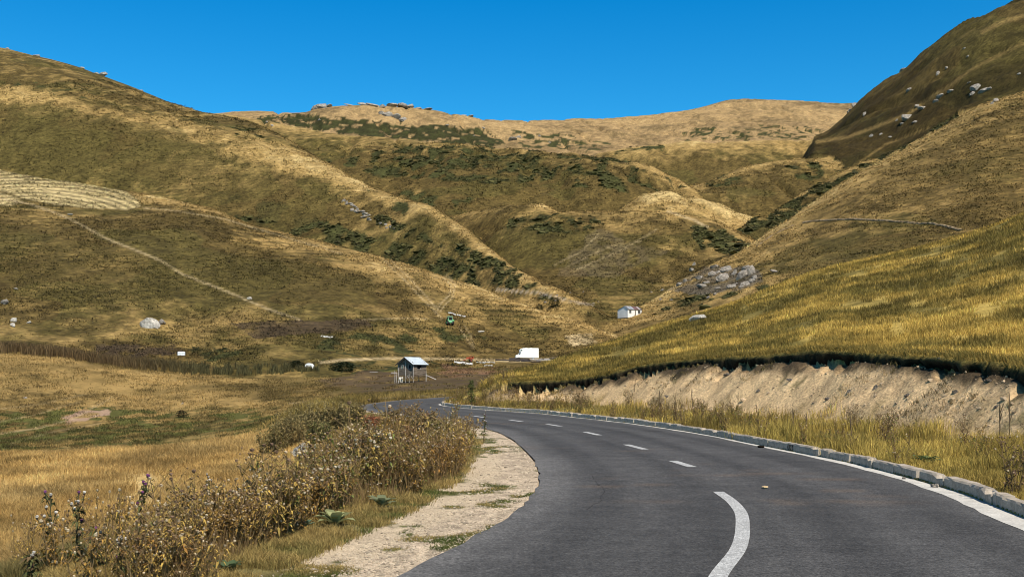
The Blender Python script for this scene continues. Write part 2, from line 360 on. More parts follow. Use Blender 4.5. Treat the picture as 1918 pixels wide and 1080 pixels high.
def paint(px, D, z, ident, sR, sL):
    GIRs = np.zeros(len(px)); q_ = (D < 110) & (ident == ROAD_ID)
    if q_.any(): GIRs[q_] = nearest(np.stack([(px[q_] - CX) / F * D[q_], D[q_]], 1), RIGHT)[1]
    X = (px - CX) / F * D
    py = YH - (z - HC) / D * F
    n1 = fbm(X / 90 + 3, D / 110, 4, 51); n2 = fbm(X / 22, D / 34, 4, 53); n3 = fbm(X / 5, D / 8, 3, 55); n4 = fbm(X / 1.3, D / 2.0, 3, 57)
    fin = np.where(D > 150, n3, .45 * n3 + .75 * n4)
    t = .52 + .42 * n1 + .36 * n2 + .55 * fin
    t = t + .12 * n1 * (D > 150)
    # streaks that follow the slope lines
    t = t + .22 * fbm(X / 60 + D / 45, D / 22 - X / 90, 4, 59) * (D > 150)
    tr = np.sin(z * 6.283 / np.where(D > 300, 2.1, 1.1) + 2.2 * n2 + 1.3 * n3) * sstep(-.05, .35, fbm(X / 45 + 9, D / 60, 2, 60))
    t = t + .20 * tr * (D > 135) * ((ident == 10) | (ident == 2) | (ident == 9) | (ident == 7) | (ident == 3) | (ident == FLOOR_ID))
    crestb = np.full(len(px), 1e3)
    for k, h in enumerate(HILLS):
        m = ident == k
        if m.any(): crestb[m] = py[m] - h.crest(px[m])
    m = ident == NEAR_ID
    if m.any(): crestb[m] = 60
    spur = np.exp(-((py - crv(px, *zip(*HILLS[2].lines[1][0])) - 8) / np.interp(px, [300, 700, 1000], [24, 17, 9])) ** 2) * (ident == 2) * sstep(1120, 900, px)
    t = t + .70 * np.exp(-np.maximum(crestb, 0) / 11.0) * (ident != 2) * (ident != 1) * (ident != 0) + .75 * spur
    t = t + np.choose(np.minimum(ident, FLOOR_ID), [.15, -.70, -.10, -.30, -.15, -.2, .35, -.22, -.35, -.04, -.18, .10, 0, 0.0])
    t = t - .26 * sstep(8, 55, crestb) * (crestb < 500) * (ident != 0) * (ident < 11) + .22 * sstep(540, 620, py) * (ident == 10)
    nearf = (ident == FLOOR_ID) & (D < 60)
    t = np.where(nearf, t + .72, t)
    dry = sstep(.12, 1.12, t)[:, None]
    low = np.where((fbm(X / 40, D / 50, 2, 61) > .05)[:, None], OLIVE, BROWN)
    low = low * (.75 + .5 * sstep(-.6, .6, n4 + n3))[:, None]
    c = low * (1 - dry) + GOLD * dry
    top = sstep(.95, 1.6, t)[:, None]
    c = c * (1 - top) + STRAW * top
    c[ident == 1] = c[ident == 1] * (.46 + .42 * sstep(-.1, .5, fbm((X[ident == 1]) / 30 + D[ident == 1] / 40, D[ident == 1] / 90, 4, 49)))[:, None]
    fr = ident == 0
    c[fr] = c[fr] * .45 + .55 * PINK * (.55 + .75 * sstep(-.2, 1.0, t[fr]))[:, None]
    # jittered photo-derived outlines of the patches, fixed to the ground
    big = D > 230
    def two(sd): return np.where(big, fbm(X / 16, D / 26, 4, sd), fbm(X / 5, D / 9, 4, sd + 1))
    jx = px + 22 * two(63); jy = py + 9 * two(65)
    sp = np.where(D > 500, fbm(X / 9, D / 15, 4, 67), np.where(big, fbm(X / 5, D / 9, 4, 68), fbm(X / 1.8, D / 3.2, 4, 69)))
    sp = .5 + .5 * sp / .55
    names = {h.name: k for k, h in enumerate(HILLS)}
    green = np.zeros(len(px))
    for nm, poly, st in GREENS:
        m = (ident == names[nm]) if nm else (ident >= 10) & (ident != NEAR_ID) & (D > 45)
        if not m.any(): continue
        q = np.zeros(len(px)); q[m] = inpoly(jx[m], jy[m], poly)
        green = np.maximum(green, q * sstep(1.02 - st, 1.22 - st, sp))
    gc = np.where((ident >= FLOOR_ID)[:, None] & (D < 230)[:, None], np.array([.062, .060, .016]), DGREEN)
    c = c * (1 - green[:, None]) + (gc * (.35 + 1.3 * sp[:, None])) * green[:, None]
    for nm, poly, st, cc in BROWNS:
        m = (ident == names[nm]) if nm != 'any' else (D > 45) & (ident >= 10) & (ident != NEAR_ID)
        if not m.any(): continue
        q = np.zeros(len(px)); q[m] = inpoly(jx[m], jy[m], poly)
        q = (q * st * sstep(-.1, .5, sp))[:, None]
        c = c * (1 - q) + cc * q
    m = ident == 10
    mo = np.zeros(len(px)); mo[m] = inpoly(px[m] + 3 * n3[m], py[m] + 1.5 * n3[m], MOWN) | inpoly(px[m] + 3 * n3[m], py[m] + 1.5 * n3[m], MOWN2)
    stripe = np.sin((np.hypot((px - 60) / 3.2, (py - 420)) + 1.2 * n2) * 1.05)
    mc = np.array([.47, .365, .175]) * (.80 + .34 * stripe + .18 * n3)[:, None]
    c = np.where(mo[:, None] > .5, mc, c)
    edge = np.minimum(linedist(px, py, MOWN + MOWN[:1]), linedist(px, py, MOWN2 + MOWN2[:1]))
    e = (np.exp(-(edge / 2.0) ** 2) * .6 * m)[:, None]
    c = c * (1 - e) + BROWN * .8 * e
    for pts, hw, cc, st in PATHS:
        xs = [p[0] for p in pts]; ys = [p[1] for p in pts]
        m = (px > min(xs) - 6) & (px < max(xs) + 6) & (py > min(ys) - 6) & (py < max(ys) + 6) & (D > 45) & (ident != NEAR_ID)
        if not m.any(): continue
        d = linedist(px[m] + 1.2 * n4[m], py[m] + .8 * n3[m], pts)
        q = (sstep(hw * 1.5, hw * .5, d) * st * (.75 + .4 * n4[m]))[:, None].clip(0, 1)
        c[m] = c[m] * (1 - q) + cc * q
    # the lighter path has a darker trampled lower side
    # near hill
    m = ident == NEAR_ID
    if m.any():
        tt = .60 + .45 * n2[m] + .85 * n3[m] + .75 * n4[m]
        d = sstep(.1, 1.0, tt)[:, None]
        c[m] = (np.array([.135, .105, .028]) * (1 - d) + np.array([.40, .285, .075]) * d)
    # cutting and verge on the right of the road
    m = ident == ROAD_ID
    if m.any():
        x, d, a = X[m], D[m], sR[m]
        f1 = fbm(x / 1.1, d / 1.1, 4, 71); f2 = fbm(x / .35, d / .5, 3, 73); f3 = fbm(x / 4, d / 4, 2, 75)
        sand = SAND * (.86 + .22 * f1 + .2 * f2)[:, None]
        w = sstep(.1, .7, f3)[:, None]; sand = sand * (1 - .5 * w) + np.array([.52, .42, .30]) * .5 * w
        veg = sstep(.42, .55, f1 + .35 * f3)[:, None] * .75
        stk = fbm(GIRs[m] * .45 / .5, a / 3.2, 3, 77); sand = sand * (.92 + .32 * stk)[:, None]
        sand = sand * (1 - veg) + np.array([.13, .11, .045]) * veg
        vg = np.array([.24, .175, .06]) * (1 - sstep(-.3, .5, f1)[:, None]) + np.array([.10, .095, .035]) * sstep(-.3, .5, f1)[:, None]
        fa = 4.5 - 2.5 * sstep(NOSE - 26, NOSE - 3, GIRs[m]); w = sstep(-.9, .7, a - fa + .9 * f1)[:, None]
        o = vg * (1 - w) + sand * w
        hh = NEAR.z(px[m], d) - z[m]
        hu_shade = (sstep(.62, .30, hh - .35 * f1) * (a > fa - .5) * .9)[:, None]  # near-black humus band, darkened to paint in the shade under the turf lip
        c[m] = o * (1 - hu_shade) + np.array([.022, .016, .011]) * hu_shade
    # gravel and bare soil beside the inner edge of the bend, and the weedy strip
    m = (sL > -.6) & (sL < 6) & (sR < 0) & (D < 60)
    if m.any():
        x, d, b = X[m], D[m], sL[m]
        f1 = fbm(x / .8, d / .8, 4, 81); f2 = fbm(x / .12, d / .16, 3, 83); f3 = fbm(x / .30, d / .4, 3, 85)
        gw = np.interp(d, [5, 8.4, 11.2, 15, 19, 23, 30, 36, 40], [1.05, 1.1, 1.25, 1.32, 1.25, 1.05, .75, .45, .2])
        gr = GRAVEL * (.84 + .16 * f1 + .42 * f2)[:, None]
        path = sstep(.42, .55, b / gw + .10 * f1)[:, None]
        gr = gr * (1 - path) + np.array([.50, .40, .28]) * (.95 + .12 * f3 + .06 * f2)[:, None] * path
        tuft = sstep(.16, .34, f1 + .30 * f3 + .14 * np.exp(-((b - .62 * gw) / .16) ** 2))[:, None]
        gr = gr * (1 - tuft) + MOSS * (.8 + .6 * f2)[:, None] * tuft
        weed = (np.array([.12, .10, .04]) * (1 + .5 * f1)[:, None])
        w = sstep(-.05, .10, b - gw + .50 * f1 + .20 * f3)[:, None]
        o = gr * (1 - w) + weed * w
        q = sstep(5.5, 3.6, b + .8 * f1)[:, None]
        c[m] = c[m] * (1 - q) + o * q
    return np.clip(c, .008, .8)

# ------------------------------------------------------------------ materials
def new_mat(name):
    m = bpy.data.materials.new(name); m.use_nodes = True
    nt = m.node_tree; b = nt.nodes['Principled BSDF']
    b.inputs['Roughness'].default_value = .9
    b.inputs['Specular IOR Level'].default_value = .15
    return m, nt, b

def nd(nt, t, **kw):
    n = nt.nodes.new(t)
    for k, v in kw.items():
        if hasattr(n, k): setattr(n, k, v)
        else: n.inputs[k].default_value = v
    return n

def noise_mul(nt, src, scales, coord='Object', vec_scale=(1, 1, 1)):
    """multiply a colour socket by a few octaves of procedural noise; returns (colour, last factor)"""
    tc = nd(nt, 'ShaderNodeTexCoord'); mp = nd(nt, 'ShaderNodeMapping'); mp.inputs['Scale'].default_value = vec_scale
    nt.links.new(tc.outputs[coord], mp.inputs['Vector'])
    col = src; f = None
    for sc, lo, hi in scales:
        n = nd(nt, 'ShaderNodeTexNoise'); n.inputs['Scale'].default_value = sc; n.inputs['Detail'].default_value = 4; n.inputs['Roughness'].default_value = .62
        nt.links.new(mp.outputs['Vector'], n.inputs['Vector'])
        mr = nd(nt, 'ShaderNodeMapRange'); mr.inputs['From Min'].default_value = .3; mr.inputs['From Max'].default_value = .7
        mr.inputs['To Min'].default_value = lo; mr.inputs['To Max'].default_value = hi
        nt.links.new(n.outputs['Fac'], mr.inputs['Value'])
        mx = nd(nt, 'ShaderNodeVectorMath', operation='MULTIPLY')
        nt.links.new(col, mx.inputs[0]); nt.links.new(mr.outputs['Result'], mx.inputs[1])
        col = mx.outputs['Vector']; f = n.outputs['Fac']
    return col, f

def bump(nt, b, fac, strength, dist):
    bp = nd(nt, 'ShaderNodeBump'); bp.inputs['Strength'].default_value = strength; bp.inputs['Distance'].default_value = dist
    nt.links.new(fac, bp.inputs['Height']); nt.links.new(bp.outputs['Normal'], b.inputs['Normal'])

def attr_mat(name, scales, bstr=.0, bdist=.1, rough=.95, trans=0.0, spec=.1):
    m, nt, b = new_mat(name)
    a = nd(nt, 'ShaderNodeAttribute'); a.attribute_name = 'Col'
    col, f = noise_mul(nt, a.outputs['Color'], scales) if scales else (a.outputs['Color'], None)
    nt.links.new(col, b.inputs['Base Color'])
    b.inputs['Roughness'].default_value = rough; b.inputs['Specular IOR Level'].default_value = spec
    if bstr and f is not None: bump(nt, b, f, bstr, bdist)
    if trans:
        out = nt.nodes['Material Output']; tr = nd(nt, 'ShaderNodeBsdfTranslucent'); mx = nd(nt, 'ShaderNodeMixShader'); mx.inputs[0].default_value = trans
        nt.links.new(col, tr.inputs['Color']); nt.links.new(b.outputs[0], mx.inputs[1]); nt.links.new(tr.outputs[0], mx.inputs[2]); nt.links.new(mx.outputs[0], out.inputs['Surface'])
    return m

def plain(name, rgb, scales=((6, .8, 1.2),), rough=.8, spec=.2, metal=0, bstr=0, bdist=.02, vec_scale=(1, 1, 1)):
    m, nt, b = new_mat(name)
    c = nd(nt, 'ShaderNodeRGB'); c.outputs[0].default_value = (*rgb, 1)
    col, f = noise_mul(nt, c.outputs[0], scales, vec_scale=vec_scale)
    nt.links.new(col, b.inputs['Base Color'])
    b.inputs['Roughness'].default_value = rough; b.inputs['Specular IOR Level'].default_value = spec; b.inputs['Metallic'].default_value = metal
    if bstr: bump(nt, b, f, bstr, bdist)
    return m

M = {}
M['far'] = attr_mat('hillside grass', [(.10, .74, 1.24), (.45, .50, 1.45), (1.3, .60, 1.35)], .8, .9)
M['ground'] = attr_mat('ground', [(1.3, .78, 1.22), (7.0, .62, 1.38)], .5, .06)
M['bank'] = attr_mat('sandy cutting', [(2.2, .80, 1.15), (11, .62, 1.32)], .9, .07)
M['gravel'] = attr_mat('gravel', [(9, .85, 1.12), (60, .45, 1.5)], .6, .02)
M['grass'] = attr_mat('dry grass blades', None, rough=.75, trans=.25, spec=.2)
M['leaf'] = attr_mat('weed leaves', None, rough=.7, trans=.25, spec=.2)
M['pale_stone'] = plain('pale limestone', (.52, .48, .42), ((1.2, .65, 1.2), (4.5, .5, 1.25)), .95, .1, 0, 1.0, .3)
M['stone'] = plain('grey limestone', (.30, .265, .225), ((1.2, .55, 1.3), (4.5, .45, 1.35)), .95, .1, 0, 1.0, .3)
M['concrete'] = plain('concrete kerb', (.39, .335, .27), ((1.2, .75, 1.2), (6, .7, 1.2), (30, .75, 1.2)), .9, .15, 0, .4, .01)
M['wood'] = plain('weathered grey boards', (.165, .13, .098), ((3, .3, 1.7), (1.2, .6, 1.35)), .9, .1, vec_scale=(.6, .6, 9))
M['post'] = plain('pale weathered timber', (.36, .33, .30), ((3, .7, 1.25),), .9, .1)
M['tin'] = plain('galvanised sheet', (.50, .56, .61), ((1.3, .88, 1.08),), .45, .4)
M['dark'] = plain('dark opening', (.012, .011, .01), ((3, .8, 1.2),), .6, .2)
M['white'] = plain('white paint', (.80, .80, .78), ((.8, .92, 1.05),), .5, .3)
M['limewash'] = plain('white limewash', (.80, .79, .76), ((.5, .85, 1.05), (2.5, .93, 1.04)), .9, .1)
M['glass'] = plain('dark glass', (.02, .025, .03), ((2, .9, 1.1),), .08, .6)
M['rubber'] = plain('black rubber', (.02, .02, .02), ((8, .8, 1.2),), .8, .2)
M['green'] = plain('green tractor paint', (.10, .36, .12), ((4, .8, 1.15),), .45, .4)
M['red'] = plain('faded red paint', (.42, .085, .035), ((3, .6, 1.25),), .6, .3)
M['rust'] = plain('rusty sheet', (.20, .11, .09), ((1.2, .7, 1.3),), .8, .2)
M['timber'] = plain('dark charred timber', (.045, .038, .036), ((3, .5, 1.9),), .9, .1)
M['sheet'] = plain('pale plastic sheet', (.52, .51, .48), ((1.5, .8, 1.08),), .5, .3)
M['hide'] = plain('white cattle hide', (.70, .66, .58), ((3, .85, 1.1),), .9, .1)
M['root'] = plain('dark humus and roots', (.020, .015, .011), ((9, .5, 1.7),), 1.0, .0, 0, .8, .05)
M['paint'] = plain('worn road paint', (.50, .50, .49), ((3, .8, 1.12), (28, .55, 1.25), (90, .35, 1.4)), .8, .2)
M['bark'] = plain('dead brown stem', (.12, .085, .05), ((12, .7, 1.3),), .9, .1)
M['leafgreen'] = plain('grey green felted leaf', (.13, .175, .085), ((9, .7, 1.25),), .8, .2)

def asphalt():
    m, nt, b = new_mat('asphalt')
    a = nd(nt, 'ShaderNodeAttribute'); a.attribute_name = 'Col'
    col, f = noise_mul(nt, a.outputs['Color'], [(.25, .86, 1.14), (2.0, .86, 1.14), (5, .84, 1.16), (13, .72, 1.28), (28, .5, 1.55), (60, .45, 1.75)])
    nt.links.new(col, b.inputs['Base Color'])
    b.inputs['Roughness'].default_value = .82; b.inputs['Specular IOR Level'].default_value = .25
    bump(nt, b, f, .5, .006)
    return m
M['asphalt'] = asphalt()

# ------------------------------------------------------------------ mesh helpers
def mesh_np(name, V, faces, mat, col=None, smooth=False, parent=None):
    """faces: (n,3) or (n,4) array, or list of both"""
    me = bpy.data.meshes.new(name)
    V = np.asarray(V, np.float32)
    fl = faces if isinstance(faces, list) else [faces]
    fl = [np.asarray(f, np.int32) for f in fl if len(f)]
    loops = np.concatenate([f.ravel() for f in fl]); tot = np.concatenate([np.full(len(f), f.shape[1], np.int32) for f in fl])
    me.vertices.add(len(V)); me.vertices.foreach_set('co', V.ravel())
    me.loops.add(len(loops)); me.loops.foreach_set('vertex_index', loops)
    me.polygons.add(len(tot)); me.polygons.foreach_set('loop_start', np.concatenate([[0], np.cumsum(tot)[:-1]]).astype(np.int32))
    me.polygons.foreach_set('use_smooth', np.full(len(tot), smooth))
    if col is not None:
        at = me.attributes.new('Col', 'FLOAT_COLOR', 'POINT')
        rgba = np.ones((len(V), 4), np.float32); rgba[:, :3] = col
        at.data.foreach_set('color', rgba.ravel())
    me.update(calc_edges=True); me.validate()
    if mat: me.materials.append(mat)
    o = bpy.data.objects.new(name, me); COL.objects.link(o)
    if parent: o.parent = parent
    return o

class MB:
    """collects boxes, bars, tubes and sheets into one mesh"""
    def __init__(s): s.v = []; s.f = []; s.c = []; s.cur = None
    def _add(s, vs, fs):
        n = len(s.v); s.v += [tuple(p) for p in vs]; s.f += [tuple(i + n for i in f) for f in fs]
        if s.cur is not None: s.c += [s.cur] * len(vs)
    def box(s, c, d, rot=None, taper=1.0):
        x, y, z = d[0] / 2, d[1] / 2, d[2] / 2; t = taper
        p = [Vector(q) for q in ((-x,-y,-z),(x,-y,-z),(x,y,-z),(-x,y,-z),(-x*t,-y*t,z),(x*t,-y*t,z),(x*t,y*t,z),(-x*t,y*t,z))]
        if rot is not None: p = [rot @ q for q in p]
        s._add([q + Vector(c) for q in p], [(3,2,1,0),(4,5,6,7),(0,1,5,4),(1,2,6,5),(2,3,7,6),(3,0,4,7)])
    def bar(s, a, b, w, h=None):
        a, b = Vector(a), Vector(b); d = b - a
        q = d.to_track_quat('X', 'Z').to_matrix()
        s.box((a + b) / 2, (d.length, w, h or w), q)
    def tube(s, P, R, n=6, cap=True):
        P = [Vector(p) for p in P]; R = R if hasattr(R, '__len__') else [R] * len(P)
        vs = []
        for i, p in enumerate(P):
            d = (P[min(i + 1, len(P) - 1)] - P[max(i - 1, 0)]).normalized()
            q = d.to_track_quat('Z', 'X').to_matrix()
            vs += [p + q @ Vector((math.cos(2*math.pi*k/n) * R[i], math.sin(2*math.pi*k/n) * R[i], 0)) for k in range(n)]
        fs = [(i*n+k, i*n+(k+1)%n, (i+1)*n+(k+1)%n, (i+1)*n+k) for i in range(len(P)-1) for k in range(n)]
        if cap: fs += [tuple(range(n-1, -1, -1)), tuple(range((len(P)-1)*n, len(P)*n))]
        s._add(vs, fs)
    def prism(s, outline, y0, y1):
        """outline in x,z extruded along y"""
        n = len(outline)
        vs = [(x, y0, z) for x, z in outline] + [(x, y1, z) for x, z in outline]
        s._add(vs, [tuple(range(n)), tuple(range(2*n-1, n-1, -1))] + [((i+1)%n, i, n+i, n+(i+1)%n) for i in range(n)])
    def quad(s, *p): s._add(p, [tuple(range(len(p)))])
    def build(s, name, mat, parent=None, smooth=False, bevel=0.0):
        me = bpy.data.meshes.new(name); me.from_pydata([tuple(p) for p in s.v], [], s.f)
        if s.c:
            at = me.attributes.new('Col', 'FLOAT_COLOR', 'POINT')
            at.data.foreach_set('color', np.concatenate([np.array(s.c, np.float32), np.ones((len(s.c), 1), np.float32)], 1).ravel())
        bm = bmesh.new(); bm.from_mesh(me); bmesh.ops.recalc_face_normals(bm, faces=bm.faces)
        if bevel: bmesh.ops.bevel(bm, geom=list(bm.edges), offset=bevel, segments=1, affect='EDGES')
        bm.to_mesh(me); bm.free()
        if smooth: me.polygons.foreach_set('use_smooth', [True] * len(me.polygons))
        me.materials.append(mat)
        o = bpy.data.objects.new(name, me); COL.objects.link(o)
        if parent: o.parent = parent
        return o

def tag(o, label=None, cat=None, group=None, kind=None):
    if label: o['label'] = label
    if cat: o['category'] = cat
    if group: o['group'] = group
    if kind: o['kind'] = kind
    return o

def empty(name, loc, rz=0.0):
    o = bpy.data.objects.new(name, None); COL.objects.link(o); o.empty_display_size = .3
    o.location = loc; o.rotation_euler = (0, 0, rz); return o

def copy_tree(o, parent=None):
    c = o.copy(); COL.objects.link(c); c.parent = parent
    for ch in [x for x in bpy.data.objects if x.parent is o] if o not in KIDS else KIDS[o]:
        copy_tree(ch, c)
    return c
KIDS = {}

# ------------------------------------------------------------------ the ground, one grid split into named hills
cols = np.concatenate([np.arange(-820, -40, 14.0), np.arange(-40, 1960, 2.6), np.arange(1960, 2740, 14.0)])
rows = [3.2]
while rows[-1] < 2700:
    d = rows[-1]; rows.append(d * (1.0062 if d < 520 else (1.0034 if d < 1250 else 1.007)))
rows = np.array(rows)
PX, DD = np.meshgrid(cols, rows); nc, nrw = len(cols), len(rows)
GZ, GI, GSR, GSL, GIR = terrain(PX, DD, True)
GX = ((PX - CX) / F * DD).ravel(); GD = DD.ravel()
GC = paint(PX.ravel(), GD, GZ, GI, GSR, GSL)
GV = np.stack([GX, GD, GZ], 1)
ii = np.arange((nrw - 1) * nc).reshape(nrw - 1, nc)[:, :-1].ravel()
quads = np.stack([ii, ii + 1, ii + nc + 1, ii + nc], 1)
fid = GI[quads[:, 0]]
gw_ = np.interp(GD, [5, 8.4, 11.2, 15, 19, 23, 30, 36, 40], [1.05, 1.1, 1.25, 1.32, 1.25, 1.05, .75, .45, .2])
isgrav = (GSL > -.5) & (GSL < gw_) & (GSR < 0) & (GD < 40)
fid = np.where(isgrav[quads[:, 0]] & (fid == FLOOR_ID), FLOOR_ID + 1, fid)
def part_mesh(name, sel, mat):
    q = quads[sel]; u, inv = np.unique(q, return_inverse=True)
    return mesh_np(name, GV[u], inv.reshape(q.shape), mat, GC[u], smooth=True)
SETTING = {
 0: ('far_ridge', 'bare brownish ridge along the skyline behind the valley', 'far'), 1: ('mountain', 'steep dark rocky mountain rising at the right edge', 'far'),
 2: ('hill', 'big golden brown hill on the left with a bright spur running down to the valley', 'far'), 3: ('hill', 'broad green flecked hill in the middle below the skyline', 'far'),
 4: ('hill', 'high pasture below the far ridge', 'far'), 5: ('hill', 'rounded pasture knoll left of the steep mountain', 'far'), 6: ('hill', 'small bright golden knoll above the gully', 'far'),
 7: ('hill', 'brown gully hill closing the valley behind the white house', 'far'), 8: ('hill', 'dark green side of the ravine', 'far'), 9: ('hill', 'golden slope on the right crossed by a stone wall', 'far'),
 10: ('hill', 'lower left hill with the pale mown field', 'far'), NEAR_ID: ('hill', 'near grassy hill above the sandy road cutting', 'ground'),
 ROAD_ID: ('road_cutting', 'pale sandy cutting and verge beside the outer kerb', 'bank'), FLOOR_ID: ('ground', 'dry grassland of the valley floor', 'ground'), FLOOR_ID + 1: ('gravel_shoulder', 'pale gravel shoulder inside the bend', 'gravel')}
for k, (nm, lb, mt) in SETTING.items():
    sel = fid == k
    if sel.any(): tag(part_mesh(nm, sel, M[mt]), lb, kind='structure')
# country behind the camera
mesh_b = mesh_np('ground', [(-400, -600, -.12), (400, -600, -.12), (400, 3.25, -.12), (-400, 3.25, -.12)], np.array([[0, 1, 2, 3]]), M['ground'], np.tile(OLIVE * 1.3, (4, 1)))
tag(mesh_b, 'dry grassland behind the viewpoint', kind='structure')

# ------------------------------------------------------------------ the road
def strip(name, L, R, nx, z, mat, colfn, parent=None):
    n = len(L); t = np.linspace(0, 1, nx)
    V = (L[:, None, :] * (1 - t)[None, :, None] + R[:, None, :] * t[None, :, None])
    Z = np.full((n, nx, 1), z); V3 = np.concatenate([V, Z], 2).reshape(-1, 3)
    i = np.arange((n - 1) * nx).reshape(n - 1, nx)[:, :-1].ravel()
    q = np.stack([i, i + 1, i + nx + 1, i + nx], 1)
    return mesh_np(name, V3, q, mat, colfn(V3, np.tile(t, n)) if colfn else None, True, parent)

RL = catmull(LEFT[::8], 400); RR = catmull(RIGHT[::8], 400)
# resample both edges against one another so that the rows run across the road
cl = .5 * (RL + RR); CL = catmull(cl[::10], 300)
tg = np.gradient(CL, axis=0); tg /= np.linalg.norm(tg, axis=1)[:, None]; nrm = np.stack([tg[:, 1], -tg[:, 0]], 1)
def side(L):
    out = []
    for c, n_ in zip(CL, nrm):
        d = L - c; al = np.abs(d @ np.array([n_[1], -n_[0]])); lat = d @ n_
        al = al + np.where(np.abs(lat) > 6, 50, 0); out.append(lat[al.argmin()])
    return np.array(out)
wl, wr = side(LEFT), side(RIGHT)
ker = np.ones(9) / 9; wl = np.convolve(np.pad(wl, 4, 'edge'), ker, 'valid'); wr = np.convolve(np.pad(wr, 4, 'edge'), ker, 'valid')
jag = .05 * fbm(np.arange(300) * .9, np.zeros(300), 3, 91)
LE = CL + nrm * (wl + jag)[:, None]; RE = CL + nrm * wr[:, None]
def road_col(V, t):
    x, y = V[:, 0], V[:, 1]
    base = np.full(len(V), .060)
    lanes = sum(np.exp(-((t - c) / .055) ** 2) for c in (.16, .38, .62, .84))
    base = base * (1 - .26 * lanes) * (1 + .55 * np.exp(-(t / .09) ** 2) + .18 * np.exp(-((1 - t) / .05) ** 2))
    base = base * (1 + .16 * fbm(x / 2.5, y / 4, 4, 93) + .16 * fbm(t * 30, y / 5, 2, 95))
    o = np.stack([base * 1.02, base * .985, base * .95], 1)
    dirt = (sstep(.30, .55, fbm(x / 1.6, y / .28, 3, 97)) * sstep(.0, .5, fbm(x / 5, y / 5, 2, 98)) * .35)[:, None]
    return o * (1 - dirt) + np.array([.14, .095, .06]) * dirt
road = strip('road', LE, RE, 41, 0.0, M['asphalt'], road_col)
tag(road, 'dark asphalt road bending to the left', kind='structure')
def lerp_curve(f): # line at a fixed fraction of the width
    return CL + nrm * (wl + f * (wr - wl))[:, None]
def ribbon(name, P, w, z=.004, mat=None, rag=0.0, seed=0):
    P = np.asarray(P, float); t = np.gradient(P, axis=0); t /= np.linalg.norm(t, axis=1)[:, None]; n = np.stack([t[:, 1], -t[:, 0]], 1)
    a = P - n * (np.asarray(w)[..., None] if np.ndim(w) else w) / 2; b = P + n * (np.asarray(w)[..., None] if np.ndim(w) else w) / 2
    if rag:
        a = a + n * (rag * fbm(np.arange(len(P)) * .35, np.zeros(len(P)), 3, seed))[:, None]
    return strip(name, a, b, 2, z, mat or M['paint'], None, road)
mid = catmull([(1.05, 6.2), (1.68, 8.5), (2.1, 9.75), (2.47, 11.24), (2.7, 12.4), (2.83, 13.6), (2.87, 14.6)], 60)
ribbon('centre_line', mid, .15)
for (xa, ya), (xb, yb) in [((1297,874),(1260,862.5)), ((1208,841),(1173,832)), ((1123,814.5),(1096,808.5)), ((1050,797.8),(1025,793.8)), ((978,789),(955,786)), ((909,781.5),(887,778.5))]:
    q = []
    for x, y in ((xa, ya), (xb, yb)):
        d = HC * F / (y - YH); q.append(((x - CX) / F * d, d))
    ribbon('centre_dash', catmull([q[0], ((q[0][0] + q[1][0]) / 2, (q[0][1] + q[1][1]) / 2), q[1]], 8), .17)
yk = RIGHT[:, 1]; w_e = np.interp(yk[:185], [1, 9, 13, 18, 25, 40, 60], [.46, .42, .34, .22, .14, .12, .12])
t_ = np.gradient(RIGHT, axis=0); t_ /= np.linalg.norm(t_, axis=1)[:, None]; NR = np.stack([t_[:, 1], -t_[:, 0]], 1)
ribbon('edge_strip', (RIGHT[:185] - NR[:185] * (w_e / 2)[:, None]), w_e, .004, plain('pale concrete gutter', (.52, .50, .46), ((3, .75, 1.15), (35, .75, 1.2)), .9, .1), .07, 5)

# cracks and an old joint in the asphalt
def crack(P, w, seed):
    P = catmull(P, 60); k = np.arange(60.)
    t = np.gradient(P, axis=0); t /= np.linalg.norm(t, axis=1)[:, None]
    P = P + np.stack([t[:, 1], -t[:, 0]], 1) * (.05 * fbm(k / 6, k * 0, 4, seed))[:, None]
    ribbon('crack', P, w * (.35 + .65 * np.abs(fbm(k / 4, k * 0 + 3, 3, seed + 1)) * 2), .003, M['tar'])
M['tar'] = plain('dark crack filler', (.022, .021, .021), ((9, .6, 1.4),), .8, .2)
crack([(1.0, 21.5), (2.6, 21.0), (4.2, 21.3), (5.6, 21.0)], .022, 1)
crack([(1.2, 15.5), (2.0, 15.2), (2.7, 15.35)], .016, 5)
crack([(.9, 12.6), (1.2, 14.0), (1.3, 15.4), (1.3, 17.0)], .009, 13)
crack([(.2, 28.5), (1.6, 29.6), (3.2, 30.2), (4.6, 31.0)], .03, 17)
# ------------------------------------------------------------------ turf lip above the cutting
def edge_line():
    out = []
    aa = np.linspace(1.6, 14, 260)
    for j in range(8, int(NOSE) + 8):
        q = RIGHT[j][None] + NR[j][None] * aa[:, None]
        px = CX + F * q[:, 0] / q[:, 1]
        z, i, a, b, c = terrain(px, q[:, 1], True)
        k = np.where((i == NEAR_ID))[0]
        out.append(aa[k[0]] if len(k) and k[0] > 0 else np.nan)
    out = np.array(out); ok = ~np.isnan(out); J = np.arange(8, int(NOSE) + 8)
    J, out = J[ok], out[ok]
    med = np.array([np.median(out[max(0, k - 3):k + 4]) for k in range(len(out))])
    out = np.where(np.abs(out - med) > .5, med, out)
    return RIGHT[J] + NR[J] * out[:, None]
EDGE = edge_line()
px_e = CX + F * EDGE[:, 0] / EDGE[:, 1]
EDGE = EDGE[(px_e > 925) & (px_e < 2600)]
EDGE = catmull(EDGE, int(np.linalg.norm(np.diff(EDGE, axis=0), axis=1).sum() / .07))
EZ = terrain(CX + F * EDGE[:, 0] / EDGE[:, 1], EDGE[:, 1] ) 
